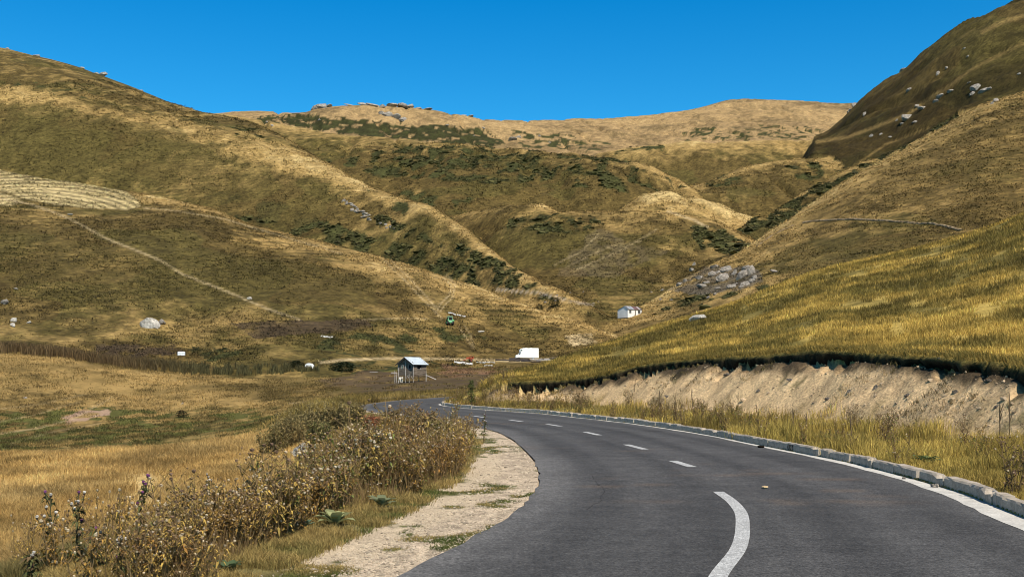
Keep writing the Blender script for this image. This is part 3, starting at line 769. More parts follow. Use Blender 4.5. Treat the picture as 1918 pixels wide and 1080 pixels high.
def turf_lip():
    n = len(EDGE); t = np.gradient(EDGE, axis=0); t /= np.linalg.norm(t, axis=1)[:, None]
    o = np.stack([t[:, 1], -t[:, 0]], 1)                       # towards the road
    if (o[n // 2] @ (np.array([5.4, 28.6]) - EDGE[n // 2])) < 0: o = -o
    s = np.arange(n) * .07
    hz = NEAR.z(CX + F * EDGE[:, 0] / EDGE[:, 1], EDGE[:, 1])
    amp = np.interp(EDGE[:, 1], [20, 30, 45, 65], [1.9, 1.5, 1.15, .9])
    r1 = fbm(s / .8, s * 0, 3, 101); r2 = fbm(s / .33, s * 0 + 4, 3, 103); r3 = fbm(s / 1.9, s * 0 + 9, 2, 107)
    rag = (.12 + 2.6 * np.clip(r2, 0, 1) ** 1.2 + 1.0 * np.clip(r3, 0, 1)) * amp
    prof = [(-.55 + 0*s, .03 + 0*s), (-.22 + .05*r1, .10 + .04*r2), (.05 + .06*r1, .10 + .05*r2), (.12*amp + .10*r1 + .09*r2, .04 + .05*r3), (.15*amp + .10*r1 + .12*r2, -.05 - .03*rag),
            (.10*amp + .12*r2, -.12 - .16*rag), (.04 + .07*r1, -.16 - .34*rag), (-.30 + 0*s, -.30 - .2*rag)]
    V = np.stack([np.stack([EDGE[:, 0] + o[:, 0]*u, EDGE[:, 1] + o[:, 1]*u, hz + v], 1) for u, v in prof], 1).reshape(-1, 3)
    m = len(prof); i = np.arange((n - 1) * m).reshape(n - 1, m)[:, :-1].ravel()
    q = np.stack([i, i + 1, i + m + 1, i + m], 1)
    cc = np.array([[.26,.18,.045],[.26,.18,.045],[.22,.155,.04],[.13,.10,.03],[.035,.027,.014],[.018,.013,.009],[.016,.012,.009],[.014,.011,.008]])  # lower rows almost black: humus with the overhang's shade in its colour
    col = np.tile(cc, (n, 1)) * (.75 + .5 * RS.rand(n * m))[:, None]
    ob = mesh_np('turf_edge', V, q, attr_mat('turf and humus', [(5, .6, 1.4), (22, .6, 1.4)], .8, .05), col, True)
    tag(ob, 'overhanging dark turf lip along the top of the sandy cutting', 'turf', kind='stuff')
    return o, hz, amp
LIPN, LIPZ, LIPA = turf_lip()

# ------------------------------------------------------------------ grass: uncountable, so merged sheets of single blades
def blades(name, B, h, w, lean, col, label, cat='grass', mat='grass'):
    n = len(B); a = RS.rand(n) * math.pi
    wd = np.stack([np.cos(a), np.sin(a), 0 * a], 1) * (w / 2)[:, None]
    ln = np.concatenate([lean, np.zeros((n, 1))], 1)
    up = np.array([0, 0, 1.0])
    mdl = B + ln * (h * .28)[:, None] + up * (h * .58)[:, None]
    tip = B + ln * (h * .95)[:, None] + up * (h * (1 - .25 * np.minimum(np.linalg.norm(lean, axis=1), 1.5)))[:, None]
    V = np.stack([B - wd, B + wd, mdl - wd * .75, mdl + wd * .75, tip], 1).reshape(-1, 3)
    i = np.arange(n) * 5
    q = np.stack([i, i + 1, i + 3, i + 2], 1); t = np.stack([i + 2, i + 3, i + 4], 1)
    o = mesh_np(name, V, [q, t], M[mat], np.repeat(col, 5, 0))
    tag(o, label, cat, kind='stuff'); return o

def scatter(n, px0, px1, d0, d1, mode='log'):
    px = RS.uniform(px0, px1, n)
    if mode == 'log': D = np.exp(RS.uniform(math.log(d0), math.log(d1), n))
    elif mode == 'inv': D = 1 / RS.uniform(1 / d1, 1 / d0, n)
    else: D = RS.uniform(d0, d1, n)
    z, i, a, b, c = terrain(px, D, True)
    return px, D, z, i, a, b, c

def tufts(px, D, z, i, a, b, nb, h, w, r, lean, tint=(.65, 1.5), mul=(1, 1, 1), blend=None):
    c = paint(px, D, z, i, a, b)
    if blend is not None: c = c * .35 + np.array(blend) * .65
    n = len(px); X = (px - CX) / F * D
    B = np.repeat(np.stack([X, D, z - .02], 1), nb, 0)
    rr = np.repeat(np.broadcast_to(r, n), nb)
    off = RS.randn(n * nb, 2) * rr[:, None] * .5
    B[:, :2] += off
    hh = np.repeat(np.broadcast_to(h, n), nb) * RS.uniform(.55, 1.15, n * nb)
    ww = np.repeat(np.broadcast_to(w, n), nb) * RS.uniform(.7, 1.3, n * nb)
    le = off / np.maximum(rr, .01)[:, None] * .35 + RS.randn(n * nb, 2) * lean
    tn = np.repeat(RS.uniform(.75, 1.25, n) * (1 + .75 * fbm(X / np.clip(D / 45, .5, 6) ** 0 / 1.7, D / 2.6, 3, 171)).clip(.5, 1.5), nb) * RS.uniform(tint[0], tint[1], n * nb)
    cc = np.repeat(c, nb, 0) * tn[:, None] * np.array(mul)
    return B, hh, ww, le, np.clip(cc, .01, .75)

# left field
px, D, z, i, a, b, c = scatter(150000, -120, 800, 9, 62, 'inv')
k = (i == FLOOR_ID) & (a < 0) & (b > 3.0) & ~((b < 4.5) & (RS.rand(len(px)) < .5))
k &= RS.rand(len(px)) < sstep(.0, .4, .55 + fbm(px / 70, np.log(D) * 5, 3, 111))
px, D, z, i, a, b = [q[k] for q in (px, D, z, i, a, b)]
blades('dry_grass', *tufts(px, D, z, i, a, b, 4, np.interp(D, [9, 30, 60], [.20, .24, .30]), np.interp(D, [9, 20, 60], [.006, .012, .03]), np.interp(D, [9, 60], [.14, .3]), .35, (.7, 1.45), (1.05, 1.0, .9)), 'golden dry grass of the field left of the road')
# near hill
px, D, z, i, a, b, c = scatter(120000, 900, 2150, 22, 150, 'log')
k = (i == NEAR_ID) & (RS.rand(len(px)) < sstep(.0, .4, .55 + fbm(px / 40, np.log(D) * 9, 3, 113)))
px, D, z, i, a, b = [q[k] for q in (px, D, z, i, a, b)]
blades('hill_grass', *tufts(px, D, z, i, a, b, 4, np.interp(D, [22, 60, 140], [.20, .26, .42]) * RS.uniform(.6, 1.3, len(D)), np.interp(D, [22, 60, 140], [.014, .032, .075]), np.interp(D, [22, 140], [.16, .5]), .32, (.6, 1.5), (1.05, 1, .9)), 'dry tussock grass on the near hill above the cutting')
# turf edge fringe
n = 12000; j = RS.randint(0, len(EDGE), n); u = RS.uniform(-.5, .12, n) ; u = np.where(u > 0, u * LIPA[j], u)
B = np.stack([EDGE[j, 0] + LIPN[j, 0] * u + RS.randn(n) * .03, EDGE[j, 1] + LIPN[j, 1] * u + RS.randn(n) * .03, LIPZ[j] + .06 - .25 * np.maximum(u, 0)], 1)
hh = RS.uniform(.10, .34, n); fr = RS.rand(n)[:, None]
blades('edge_grass', B, hh, np.full(n, .022), LIPN[j] * RS.uniform(-.2, 1.2, n)[:, None] + RS.randn(n, 2) * .3, np.array([.30,.205,.05]) * fr + np.array([.12,.10,.028]) * (1 - fr), 'grass fringe drooping over the edge of the cutting')
# verge right of the kerb
px, D, z, i, a, b, c = scatter(60000, 800, 2150, 10, 78, 'inv')
inner = (a > .17) & (a < 30)
k = inner & (D < 78) & (i != NEAR_ID) & (a < 4.7 - 2.5 * sstep(NOSE - 26, NOSE - 3, c)) & (RS.rand(len(px)) < sstep(5.4, 2.6, a + 1.4 * fbm(px / 60, D / 3, 2, 115)))
px, D, z, i, a, b = [q[k] for q in (px, D, z, i, a, b)]
tall = sstep(-.1, .5, fbm((px - CX) / F * D / 1.1, D / 1.1, 3, 117))
blades('verge_grass', *tufts(px, D, z, i, a, b, 6, .16 + .32 * tall, np.interp(D, [10, 30, 70], [.007, .014, .03]), .10 + .06 * tall, .25, (.45, 1.6), (1.0, 1, .8), (.40, .285, .085)), 'tall yellow grass on the verge beside the kerb')
# nose of the verge and the far road sides
px, D, z, i, a, b, c = scatter(26000, 480, 1060, 48, 130, 'inv')
k = ((i == FLOOR_ID) | (i == ROAD_ID)) & ((a > .4) | (b > .4)) & (D < 112)
px, D, z, i, a, b = [q[k] for q in (px, D, z, i, a, b)]
tall = sstep(-.2, .4, fbm((px - CX) / F * D / 3, D / 4, 3, 119)) * sstep(115, 70, D)
blades('verge_grass', *tufts(px, D, z, i, a, b, 4, .18 + .45 * tall, .030, .22, .25, (.55, 1.4), (1.0, .97, .8), (.27, .195, .065)), 'rough grass around the far end of the bend')
# weedy strip and tufts on the shoulder
px, D, z, i, a, b, c = scatter(60000, 100, 1020, 7.6, 46, 'inv')
gw = np.interp(D, [5, 8.4, 11.2, 15, 19, 23, 30, 36, 40], [1.05, 1.1, 1.25, 1.32, 1.25, 1.05, .75, .45, .2])
X = (px - CX) / F * D
ros = np.min([np.hypot(X - x_, D - y_) for x_, y_ in ((-2.13, 8.57), (-1.89, 11.23), (-2.16, 11.04), (-1.57, 12.84))], axis=0)
f1 = fbm(X / .8, D / .8, 4, 81); f3 = fbm(X / .30, D / .4, 3, 85)
strp = (b > gw - .05) & (b < gw + 4.2)
shld = (b > .03) & (b <= gw) & (f1 + .30 * f3 + .14 * np.exp(-((b - .62 * gw) / .16) ** 2) > .32)
k = (a < 0) & (strp | shld) & (ros > .28)
px, D, z, i, a, b, gw, shld = [q[k] for q in (px, D, z, i, a, b, gw, shld)]
gz = sstep(.9, 0, b - gw)
mxx = sstep(-.2, .4, fbm((px - CX) / F * D / .5, D / .5, 3, 141)); gz = gz * mxx; cgr = np.array([.075, .095, .022]) * gz[:, None] + np.array([.30, .215, .075]) * (1 - gz[:, None])
Bq = tufts(px, D, z, i, a, b, 7, np.where(shld, .05, np.where(gz > .5, .07, .13)), np.interp(D, [8, 20, 46], [.006, .011, .02]), .10, .45)
blades('strip_grass', *Bq[:4], np.repeat(cgr, 7, 0) * RS.uniform(.5, 1.6, len(Bq[0]))[:, None], 'short green and brown grass between gravel and weeds')
# middle distance
px, D, z, i, a, b, c = scatter(90000, -150, 1250, 52, 235, 'log')
cq = paint(px, D, z, i, a, b)
k = (i >= FLOOR_ID) & ((cq[:, 0] > .10) | (px < 560)) & (RS.rand(len(px)) < sstep(-.1, .4, .4 + fbm(px / 30, np.log(D) * 14, 3, 121))) & ((a < -0.0) | (a > 1)) & ((a > 0) | (b > .3) | (D > 110))
px, D, z, i, a, b = [q[k] for q in (px, D, z, i, a, b)]
blades('rough_grass', *tufts(px, D, z, i, a, b, 3, np.interp(D, [52, 235], [.22, .42]), np.interp(D, [52, 235], [.035, .12]), np.interp(D, [52, 235], [.25, .6]), .4, (.55, 1.5)), 'rough pasture grass on the valley floor')
# the slopes
px, D, z, i, a, b, c = scatter(170000, -150, 2000, 205, 900, 'log')
pyv = YH - (z - HC) / D * F
k = (i < NEAR_ID) & (i != 1) & (pyv > 150) & (pyv < 690) & (RS.rand(len(px)) < sstep(-.2, .5, .3 + fbm((px - CX) / F * D / 12, D / 18, 3, 123)))
px, D, z, i, a, b = [q[k] for q in (px, D, z, i, a, b)]
blades('slope_grass', *tufts(px, D, z, i, a, b, 3, np.interp(D, [205, 900], [.35, .95]) * RS.uniform(.4, 1.4, len(D)), np.interp(D, [205, 900], [.22, .9]), np.interp(D, [205, 900], [.6, 1.8]), .5, (.45, 1.45)), 'coarse tussocks over the far slopes')

# dark low scrub: wherever the slope is painted dark green
def scrub():
    px, D, z, i, a, b, c = scatter(220000, -100, 1960, 210, 1600, 'log')
    col = paint(px, D, z, i, a, b)
    k = (col[:, 0] < .050) & (i < 10) & (i > 1)
    px, D, z = px[k], D[k], z[k]
    n = min(len(px), 16000); px, D, z = px[:n], D[:n], z[:n]
    bm = bmesh.new(); bmesh.ops.create_icosphere(bm, subdivisions=1, radius=1.0)
    tv = np.array([v.co for v in bm.verts]); tf = np.array([[v.index for v in f.verts] for f in bm.faces]); bm.free()
    s = np.interp(D, [210, 500, 1600], [.35, .62, .95]) * np.exp(.4 * RS.randn(n))
    V = tv[None] * (1 + .45 * RS.randn(n, len(tv), 1)).clip(.3, 1.8) * np.stack([s * 1.25, s * 1.25, s * .5], 1)[:, None]
    V = V + np.stack([(px - CX) / F * D, D, z + s * .1], 1)[:, None]
    Fc = (tf[None] + (np.arange(n) * len(tv))[:, None, None]).reshape(-1, 3)
    cc = (np.where((D > 1100)[:, None], np.array([.055, .048, .02]), np.array([.066, .060, .020])) * RS.uniform(.5, 2.0, (n, 1)))
    o = mesh_np('low_scrub', V.reshape(-1, 3), Fc, M['leaf'], np.repeat(cc, len(tv), 0)); tag(o, 'dark green low scrub in patches over the slopes', 'scrub', kind='stuff')
scrub()

# reeds along the ditch at the left
def reeds():
    P = np.array([(-60,640),(0,648),(60,657),(120,668),(200,681),(270,692),(330,695),(420,697),(520,699),(600,700)], float)
    n = 15000; t = RS.rand(n) ** .8
    px = np.interp(t, np.linspace(0, 1, len(P)), P[:, 0]); D = np.interp(px, [-60, 100, 300, 600], [196, 192, 196, 200]) + RS.randn(n) * 2.2
    keep = fbm(px / 9, D / 3, 2, 131) > -.25 + .35 * sstep(250, 600, px); px, D = px[keep], D[keep]; n = len(px)
    z = terrain(px, D)
    B = np.stack([(px - CX) / F * D, D, z], 1)
    h = RS.uniform(.9, 2.2, n) * np.interp(px, [-60, 250, 600], [1.15, .9, .55])
    c = np.array([.13, .085, .038]) * RS.uniform(.4, 1.5, (n, 1)); gmix = sstep(200, 400, px)[:, None]
    c = c * (1 - gmix) + np.array([.085, .075, .03]) * RS.uniform(.4, 1.5, (n, 1)) * gmix
    blades('reeds', B, h, np.full(n, .13), RS.randn(n, 2) * .18, c, 'brown reeds lining the ditch below the left hill', 'reeds')
reeds()

# pebbles on the shoulder and loose stones on the cutting
def pebbles(name, px, D, z, size, base, label):
    n = len(px)
    bm = bmesh.new(); bmesh.ops.create_icosphere(bm, subdivisions=1, radius=1.0)
    tv = np.array([v.co for v in bm.verts]); tf = np.array([[v.index for v in f.verts] for f in bm.faces]); bm.free()
    V = tv[None] * (1 + .22 * RS.randn(n, len(tv), 1)) * np.stack([size * RS.uniform(.7, 1.4, n), size * RS.uniform(.7, 1.4, n), size * .65], 1)[:, None]
    V = V + np.stack([(px - CX) / F * D, D, z + size * .15], 1)[:, None]
    Fc = (tf[None] + (np.arange(n) * len(tv))[:, None, None]).reshape(-1, 3)
    cc = np.array(base) * RS.uniform(.55, 1.25, (n, 1))
    o = mesh_np(name, V.reshape(-1, 3), Fc, M['leaf'], np.clip(np.repeat(cc, len(tv), 0), .02, .8)); tag(o, label, 'stones', kind='stuff')
px, D, z, i, a, b, c = scatter(30000, 380, 1040, 7.6, 40, 'inv')
gw = np.interp(D, [5, 8.4, 11.2, 15, 19, 23, 30, 36, 40], [1.05, 1.1, 1.25, 1.32, 1.25, 1.05, .75, .45, .2])
k = (a < 0) & (b > 0.02) & (b < gw * .75 + .12 * RS.randn(len(px)))
px, D, z = px[k], D[k], z[k]
pebbles('pebbles', px, D, z, np.interp(D, [8, 30], [.0065, .013]) * np.exp(.45 * RS.randn(len(D))), (.50, .41, .30), 'loose pale pebbles on the gravel shoulder')
px, D, z, i, a, b, c = scatter(12000, 900, 2150, 12, 75, 'log')
k = (i == ROAD_ID) & (a > 4.2)
px, D, z = px[k], D[k], z[k]
pebbles('loose_stones', px, D, z, .022 * np.exp(.6 * RS.randn(len(D))), (.50, .38, .25), 'loose stones and clods on the sandy cutting')

# grass clumps that have slid down the cutting
px, D, z, i, a, b, c = scatter(40000, 900, 2150, 12, 75, 'log')
X = (px - CX) / F * D
k = (i == ROAD_ID) & (a > 4.3) & (fbm(X / 1.6, D / 1.6, 3, 151) > .22)
px, D, z, i, a, b = [q[k] for q in (px, D, z, i, a, b)]
blades('cutting_grass', *tufts(px, D, z, i, a, b, 6, RS.uniform(.06, .20, len(D)), np.interp(D, [12, 60], [.008, .025]), .10, .5, (.5, 1.4), (1, 1, 1), (.13, .105, .032)), 'sparse grass clumps on the sandy face of the cutting')
# ------------------------------------------------------------------ weeds, thistles, shrubs
class PB:
    """plant builder: stems and leaves as separate meshes, heads mostly merged into the leaves"""
    def __init__(s, seed): s.r = random.Random(seed); s.sep = False; s.st = MB(); s.lf = MB(); s.hd = MB(); s.st.cur = s.lf.cur = s.hd.cur = (0, 0, 0)
    def stem(s, P, r0, r1, col):
        q_ = s.r.uniform(.7, 1.3); s.st.cur = tuple(c * q_ for c in col)
        s.st.tube(P, [r0 + (r1 - r0) * i / (len(P) - 1) for i in range(len(P))], 4, False)
    def leaf(s, p, d, L, W, col, droop=.3):
        r = s.r; p = Vector(p); d = Vector(d).normalized(); sd = d.cross(Vector((r.uniform(-.5, .5), r.uniform(-.5, .5), 1))).normalized()
        m = p + d * L * .5 + Vector((0, 0, L * .08)); t = p + d * L + Vector((0, 0, -L * droop))
        q_ = r.uniform(.5, 1.45); s.lf.cur = tuple(c * q_ for c in col)
        s.lf._add([p, m - sd * W / 2, t, m + sd * W / 2], [(0, 1, 2, 3)])
    def head(s, p, rr, col):
        r = s.r; hd = s.hd if s.sep else s.lf; q_ = r.uniform(.7, 1.2); hd.cur = tuple(c * q_ for c in col); p = Vector(p)
        n = 5; vs = [p + Vector((0, 0, -rr))]
        for zz, q in ((-.35, .85), (.45, 1.0)): vs += [p + Vector((math.cos(6.283*k/n + zz) * rr * q * r.uniform(.8, 1.15), math.sin(6.283*k/n + zz) * rr * q * r.uniform(.8, 1.15), zz * rr)) for k in range(n)]
        vs.append(p + Vector((0, 0, rr * .9)))
        fs = [(0, 1 + (k+1) % n, 1 + k) for k in range(n)] + [(1+k, 1+(k+1)%n, 6+(k+1)%n, 6+k) for k in range(n)] + [(6+k, 6+(k+1)%n, 11) for k in range(n)]
        hd._add(vs, fs)
    def build(s, name, leaves='leaves'):
        o = s.st.build(name, M['leaf']); k = [s.lf.build(leaves, M['leaf'], o)]  # for most plants the leaves mesh also holds the seed heads
        KIDS[o] = k
        for c in k: KIDS[c] = []
        return o

def curve_pts(p, d, L, n, r, wob=.12, up=.15):
    p = Vector(p); d = Vector(d).normalized(); out = [p.copy()]
    for i in range(n):
        d = (d + Vector((r.uniform(-wob, wob), r.uniform(-wob, wob), r.uniform(-wob, wob) + up))).normalized()
        p = p + d * (L / n); out.append(p.copy())
    return out

def weed(seed, h=.7, stemc=(.22, .145, .065), leafc=(.31, .185, .042), headc=(.58, .46, .30), nst=4, nbr=8, nl=11, hd=.013, green=0.0, spread=.3):
    b = PB(seed); r = b.r
    gl = (.16, .18, .045)
    for k in range(nst):
        a = r.uniform(0, 6.283); P = curve_pts((math.cos(a) * .05, math.sin(a) * .05, -.02), (math.cos(a) * spread, math.sin(a) * spread, 1), h * r.uniform(.75, 1.05), 6, r)
        b.stem(P, .006, .003, stemc)
        for q in range(nbr):
            i = r.randint(1, 5); a2 = r.uniform(0, 6.283)
            Q = curve_pts(P[i], (math.cos(a2), math.sin(a2), r.uniform(.5, 1.3)), h * r.uniform(.14, .34), 3, r, .2)
            b.stem(Q, .0035, .002, stemc)
            if r.random() < .8: b.head(Q[-1], hd * r.uniform(.6, 1.25), headc if r.random() < .22 else (.28, .18, .09))
            for w in range(nl // 2):
                a3 = r.uniform(0, 6.283); p = Q[r.randint(0, 3)]
                b.leaf(p, (math.cos(a3), math.sin(a3), r.uniform(-.4, .8)), r.uniform(.025, .06), r.uniform(.010, .021), gl if r.random() < green else leafc)
        for w in range(nl):
            a3 = r.uniform(0, 6.283); i = r.randint(0, 5); p = P[i].lerp(P[i + 1], r.random())
            b.leaf(p, (math.cos(a3), math.sin(a3), r.uniform(-.5, .5)), r.uniform(.04, .09), r.uniform(.011, .025), gl if r.random() < green else leafc, .5)
        b.head(P[-1], hd * r.uniform(.8, 1.3), headc if r.random() < .5 else (.24, .15, .09))
    return b.build

WEEDP = [(lambda s=s, kw=kw: weed(200 + s, **kw)('dry_weed')) for s, kw in enumerate([
    dict(h=.62, nst=5), dict(h=.72, nst=5, leafc=(.38, .25, .06)), dict(h=.55, nst=6, leafc=(.28, .145, .036), headc=(.55, .42, .30)), dict(h=.80, nst=4, leafc=(.35, .245, .065), hd=.015),
    dict(h=.66, nst=5, leafc=(.25, .18, .042), green=.4), dict(h=.58, nst=6, leafc=(.40, .28, .075), headc=(.66, .56, .42), hd=.015), dict(h=.75, nst=4, green=.5), dict(h=.5, nst=6, leafc=(.32, .185, .042))])]
def in_poly_pts(poly, n, seed):
    rs = np.random.RandomState(seed); xs = [p[0] for p in poly]; ys = [p[1] for p in poly]; out = []
    while len(out) < n:
        x = rs.uniform(min(xs), max(xs), 500); y = rs.uniform(min(ys), max(ys), 500)
        k = inpoly(x, y, poly); out += list(zip(x[k], y[k]))
    return out[:n]
def flat(px, py):
    d = HC * F / (py - YH); x = (px - CX) / F * d; return Vector((x, d, zat(x, d)))
WREG = [(235,1120),(300,1045),(380,1000),(480,968),(560,930),(610,890),(655,848),(695,815),(740,797),(800,790),(850,800),(876,822),(884,850),(868,880),(846,900),(800,918),(750,934),(700,944),(650,958),(590,972),(540,1010),(470,1040),(410,1075),(370,1120)]
protos = [f() for f in WEEDP]
rr = random.Random(5); used = set()
WL = ['dry brown thistle weed with pale seed heads in the thicket between field and gravel', 'straw coloured dry weed with pale seed heads in the thicket left of the gravel']
pts = in_poly_pts(WREG, 330, 3)
for (px_, py_) in pts:
    p = flat(px_, py_); nz = float(fbm(np.array([p.x / 1.1]), np.array([p.y / 1.5]), 3, 161)[0]); n2_ = float(fbm(np.array([p.x / 1.7]), np.array([p.y / 2.3]), 2, 163)[0])
    if nz < -.18 or any((p.x - x_) ** 2 + (p.y - y_) ** 2 < .16 for x_, y_ in ((-2.13, 8.57), (-1.89, 11.23), (-2.16, 11.04), (-1.57, 12.84))): continue
    k = min(7, max(0, int(4 + 10 * n2_ + rr.uniform(-1.8, 1.8)))); o = protos[k] if k not in used else copy_tree(protos[k]); used.add(k)
    o.location = p; o.rotation_euler = (rr.uniform(-.12, .12), rr.uniform(-.12, .12), rr.uniform(0, 6.28)); s = (.92 + .9 * nz) * rr.uniform(.75, 1.25) * (.86 if px_ > 690 else .9); o.scale = (s * 1.1, s * 1.1, s)
    tag(o, WL[0], 'dry weed', 'dry weeds between the field and the gravel')
for k in range(8):
    if k not in used: bpy.data.objects.remove(KIDS[protos[k]][0]); bpy.data.objects.remove(protos[k]); protos[k] = protos[next(iter(used))]
for (px_, py_) in in_poly_pts([(-30,1120),(0,1050),(60,1030),(140,1010),(220,1010),(270,1050),(260,1120)], 8, 13):
    k = rr.randrange(8); o = copy_tree(protos[k]); o.location = flat(px_, py_); s = rr.uniform(.6, 1.15); o.scale = (s * .8, s * .8, s); o.rotation_euler = (rr.uniform(-.1, .1), rr.uniform(-.1, .1), rr.uniform(0, 6.28))
    tag(o, 'scattered dry weed among the thistles in the lower left corner', 'dry weed', 'dry weeds in the lower left corner')
# low dead litter inside the thicket
pp = np.array(in_poly_pts(WREG, 9000, 7)); d_ = HC * F / (pp[:, 1] - YH); x_ = (pp[:, 0] - CX) / F * d_; z_ = terrain(pp[:, 0], d_)
n = len(pp); mx = RS.rand(n, 1)
blades('dead_stalks', np.stack([x_, d_, z_ - .02], 1), RS.uniform(.12, .55, n) * (.8 + .7 * fbm(x_ / 1.1, d_ / 1.5, 3, 161)), np.interp(d_, [8, 35], [.006, .016]), RS.randn(n, 2) * .25, (np.array([.16, .095, .04]) * mx + np.array([.26, .18, .08]) * (1 - mx)) * RS.uniform(.5, 1.3, (n, 1)), 'dead brown stalks filling the weed thicket', 'dead stalks')

# verge weeds
vp = []
rs2 = np.random.RandomState(9)
while len(vp) < 120:
    j = rs2.randint(20, 175); s_ = rs2.uniform(.5, 4.2) if rs2.rand() < .8 else rs2.uniform(.3, .8)
    q = RIGHT[j] + NR[j] * s_
    if 10 < q[1] < 66 and CX + F * q[0] / q[1] < 2050: vp.append(q)
vproto = [weed(300 + s, **kw)('verge_weed') for s, kw in enumerate([dict(h=.55, nst=4, green=.35), dict(h=.7, nst=3, leafc=(.11, .065, .03)), dict(h=.42, nst=5, green=.7, headc=(.3, .25, .1)), dict(h=.62, nst=5, leafc=(.10, .06, .035))])]
used = set()
for q in vp:
    k = rr.randrange(4); o = vproto[k] if k not in used else copy_tree(vproto[k]); used.add(k)
    o.location = (q[0], q[1], zat(q[0], q[1])); o.rotation_euler = (rr.uniform(-.1, .1), rr.uniform(-.1, .1), rr.uniform(0, 6.28)); s = rr.uniform(.7, 1.3); o.scale = (s, s, s)
    tag(o, 'brown and green weed in the yellow grass between kerb and cutting', 'weed', 'weeds on the verge beside the kerb')

# tall thistles at the lower left, each with its own flower heads
def thistle(px_, D, top, label, seed, purple):
    x = (px_ - CX) / F * D; z = zat(x, D); h = HC + (YH - top) / F * D - z
    b = PB(seed); r = b.r; heads = []
    P = curve_pts((0, 0, -.03), (r.uniform(-.1, .1), r.uniform(-.1, .1), 1), h * .97, 8, r, .06, .3); b.stem(P, .009, .004, (.10, .085, .035)); heads.append(P[-1])
    for q in range(7):
        i = r.randint(3, 7); a = r.uniform(0, 6.283); Q = curve_pts(P[i], (math.cos(a) * .7, math.sin(a) * .7, 1), h * r.uniform(.12, .28), 3, r, .15, .3); b.stem(Q, .005, .003, (.11, .09, .04)); heads.append(Q[-1])
        for w in range(5):
            a3 = r.uniform(0, 6.283); b.leaf(Q[r.randint(0, 2)], (math.cos(a3), math.sin(a3), r.uniform(-.2, .8)), r.uniform(.05, .09), .022, (.095, .10, .035))
    for w in range(46):
        a3 = r.uniform(0, 6.283); i = r.randint(0, 7); b.leaf(P[i].lerp(P[i+1], r.random()), (math.cos(a3), math.sin(a3), r.uniform(-.3, .6)), r.uniform(.07, .14), r.uniform(.02, .04), (.10, .105, .035) if r.random() < .6 else (.13, .085, .04), .4)
    o = b.st.build('thistle', M['leaf']); b.lf.build('leaves', M['leaf'], o)
    for p in heads:
        hb = PB(r.randrange(9999)); hb.sep = True; hb.head(p, .012, (.10, .07, .05)); hb.head(Vector(p) + Vector((0, 0, .016)), .015, (.22, .07, .19) if r.random() < purple else (.66, .60, .52)); hb.hd.build('flower_head', M['leaf'], o)
    o.location = (x, D, z); tag(o, label, 'thistle')
thistle(86, 8.9, 918, 'thin tall thistle nearest the left edge with one dark head on top', 401, .3)
thistle(142, 9.2, 930, 'leafy thistle with white fluffy heads, second from the left edge', 402, .1)
thistle(262, 9.6, 898, 'tallest green thistle with purple heads, left of the weed thicket', 403, .7)
thistle(186, 8.6, 980, 'low branching thistle between the white headed and the purple one', 404, .3)
thistle(60, 8.4, 1035, 'stubby dark thistle in the lower left corner', 405, .4)
thistle(395, 14.5, 893, 'slim dark seed spike standing out above the golden field', 406, 0)
thistle(225, 8.3, 1000, 'bushy brown thistle at the left end of the weed thicket', 407, .2)
thistle(905, 26, 772, 'single upright thistle at the tip of the weed thicket against the asphalt', 408, .2)

# large felted rosettes
def rosette(px_, py_, w_px, label, seed, col, n=13):
    p = flat(px_, py_); R = w_px / F * p.y / 2; r = random.Random(seed); m = MB(); m.cur = col
    for k in range(n):
        a = 2.4 * k + r.uniform(-.3, .3); el = r.uniform(.6, 1.0) + .4 * (k / n); L = R * r.uniform(.75, 1.05) * (1 - .35 * k / n); W = L * r.uniform(.36, .5)
        q_ = r.uniform(.65, 1.35); m.cur = tuple(c * q_ for c in col); sd = Vector((-math.sin(a), math.cos(a), 0)); rows_ = []
        q = Vector((0, 0, .01)); th = el
        for i, wf in enumerate((.25, .75, 1.0, .85, .08)):
            rows_.append((q - sd * W/2 * wf + Vector((0, 0, .12*W*wf)), q.copy(), q + sd * W/2 * wf + Vector((0, 0, .12*W*wf))))
            q = q + Vector((math.cos(a) * math.cos(th), math.sin(a) * math.cos(th), math.sin(th))) * L / 4; th -= .28
        vs = [v for row in rows_ for v in row]
        m._add(vs, [(3*i+j, 3*i+j+1, 3*i+j+4, 3*i+j+3) for i in range(4) for j in range(2)])
    o = m.build('mullein', M['leaf'], smooth=True); o.location = p; o.rotation_euler = (0, 0, r.uniform(0, 6)); tag(o, label, 'leafy plant')
rosette(428, 1072, 92, 'dark green broad leaved rosette at the bottom edge beside the gravel', 1, (.075, .11, .05))
rosette(628, 985, 118, 'largest pale yellow green rosette at the edge of the weed thicket', 2, (.25, .26, .12))
rosette(568, 990, 66, 'small bluish green rosette left of the largest one', 3, (.09, .13, .08))
rosette(716, 950, 84, 'pale green rosette right of the largest one, near the gravel', 4, (.20, .22, .12))
rosette(1737, 880, 84, 'green rosette with broad leaves right behind the kerb', 5, (.09, .13, .05))

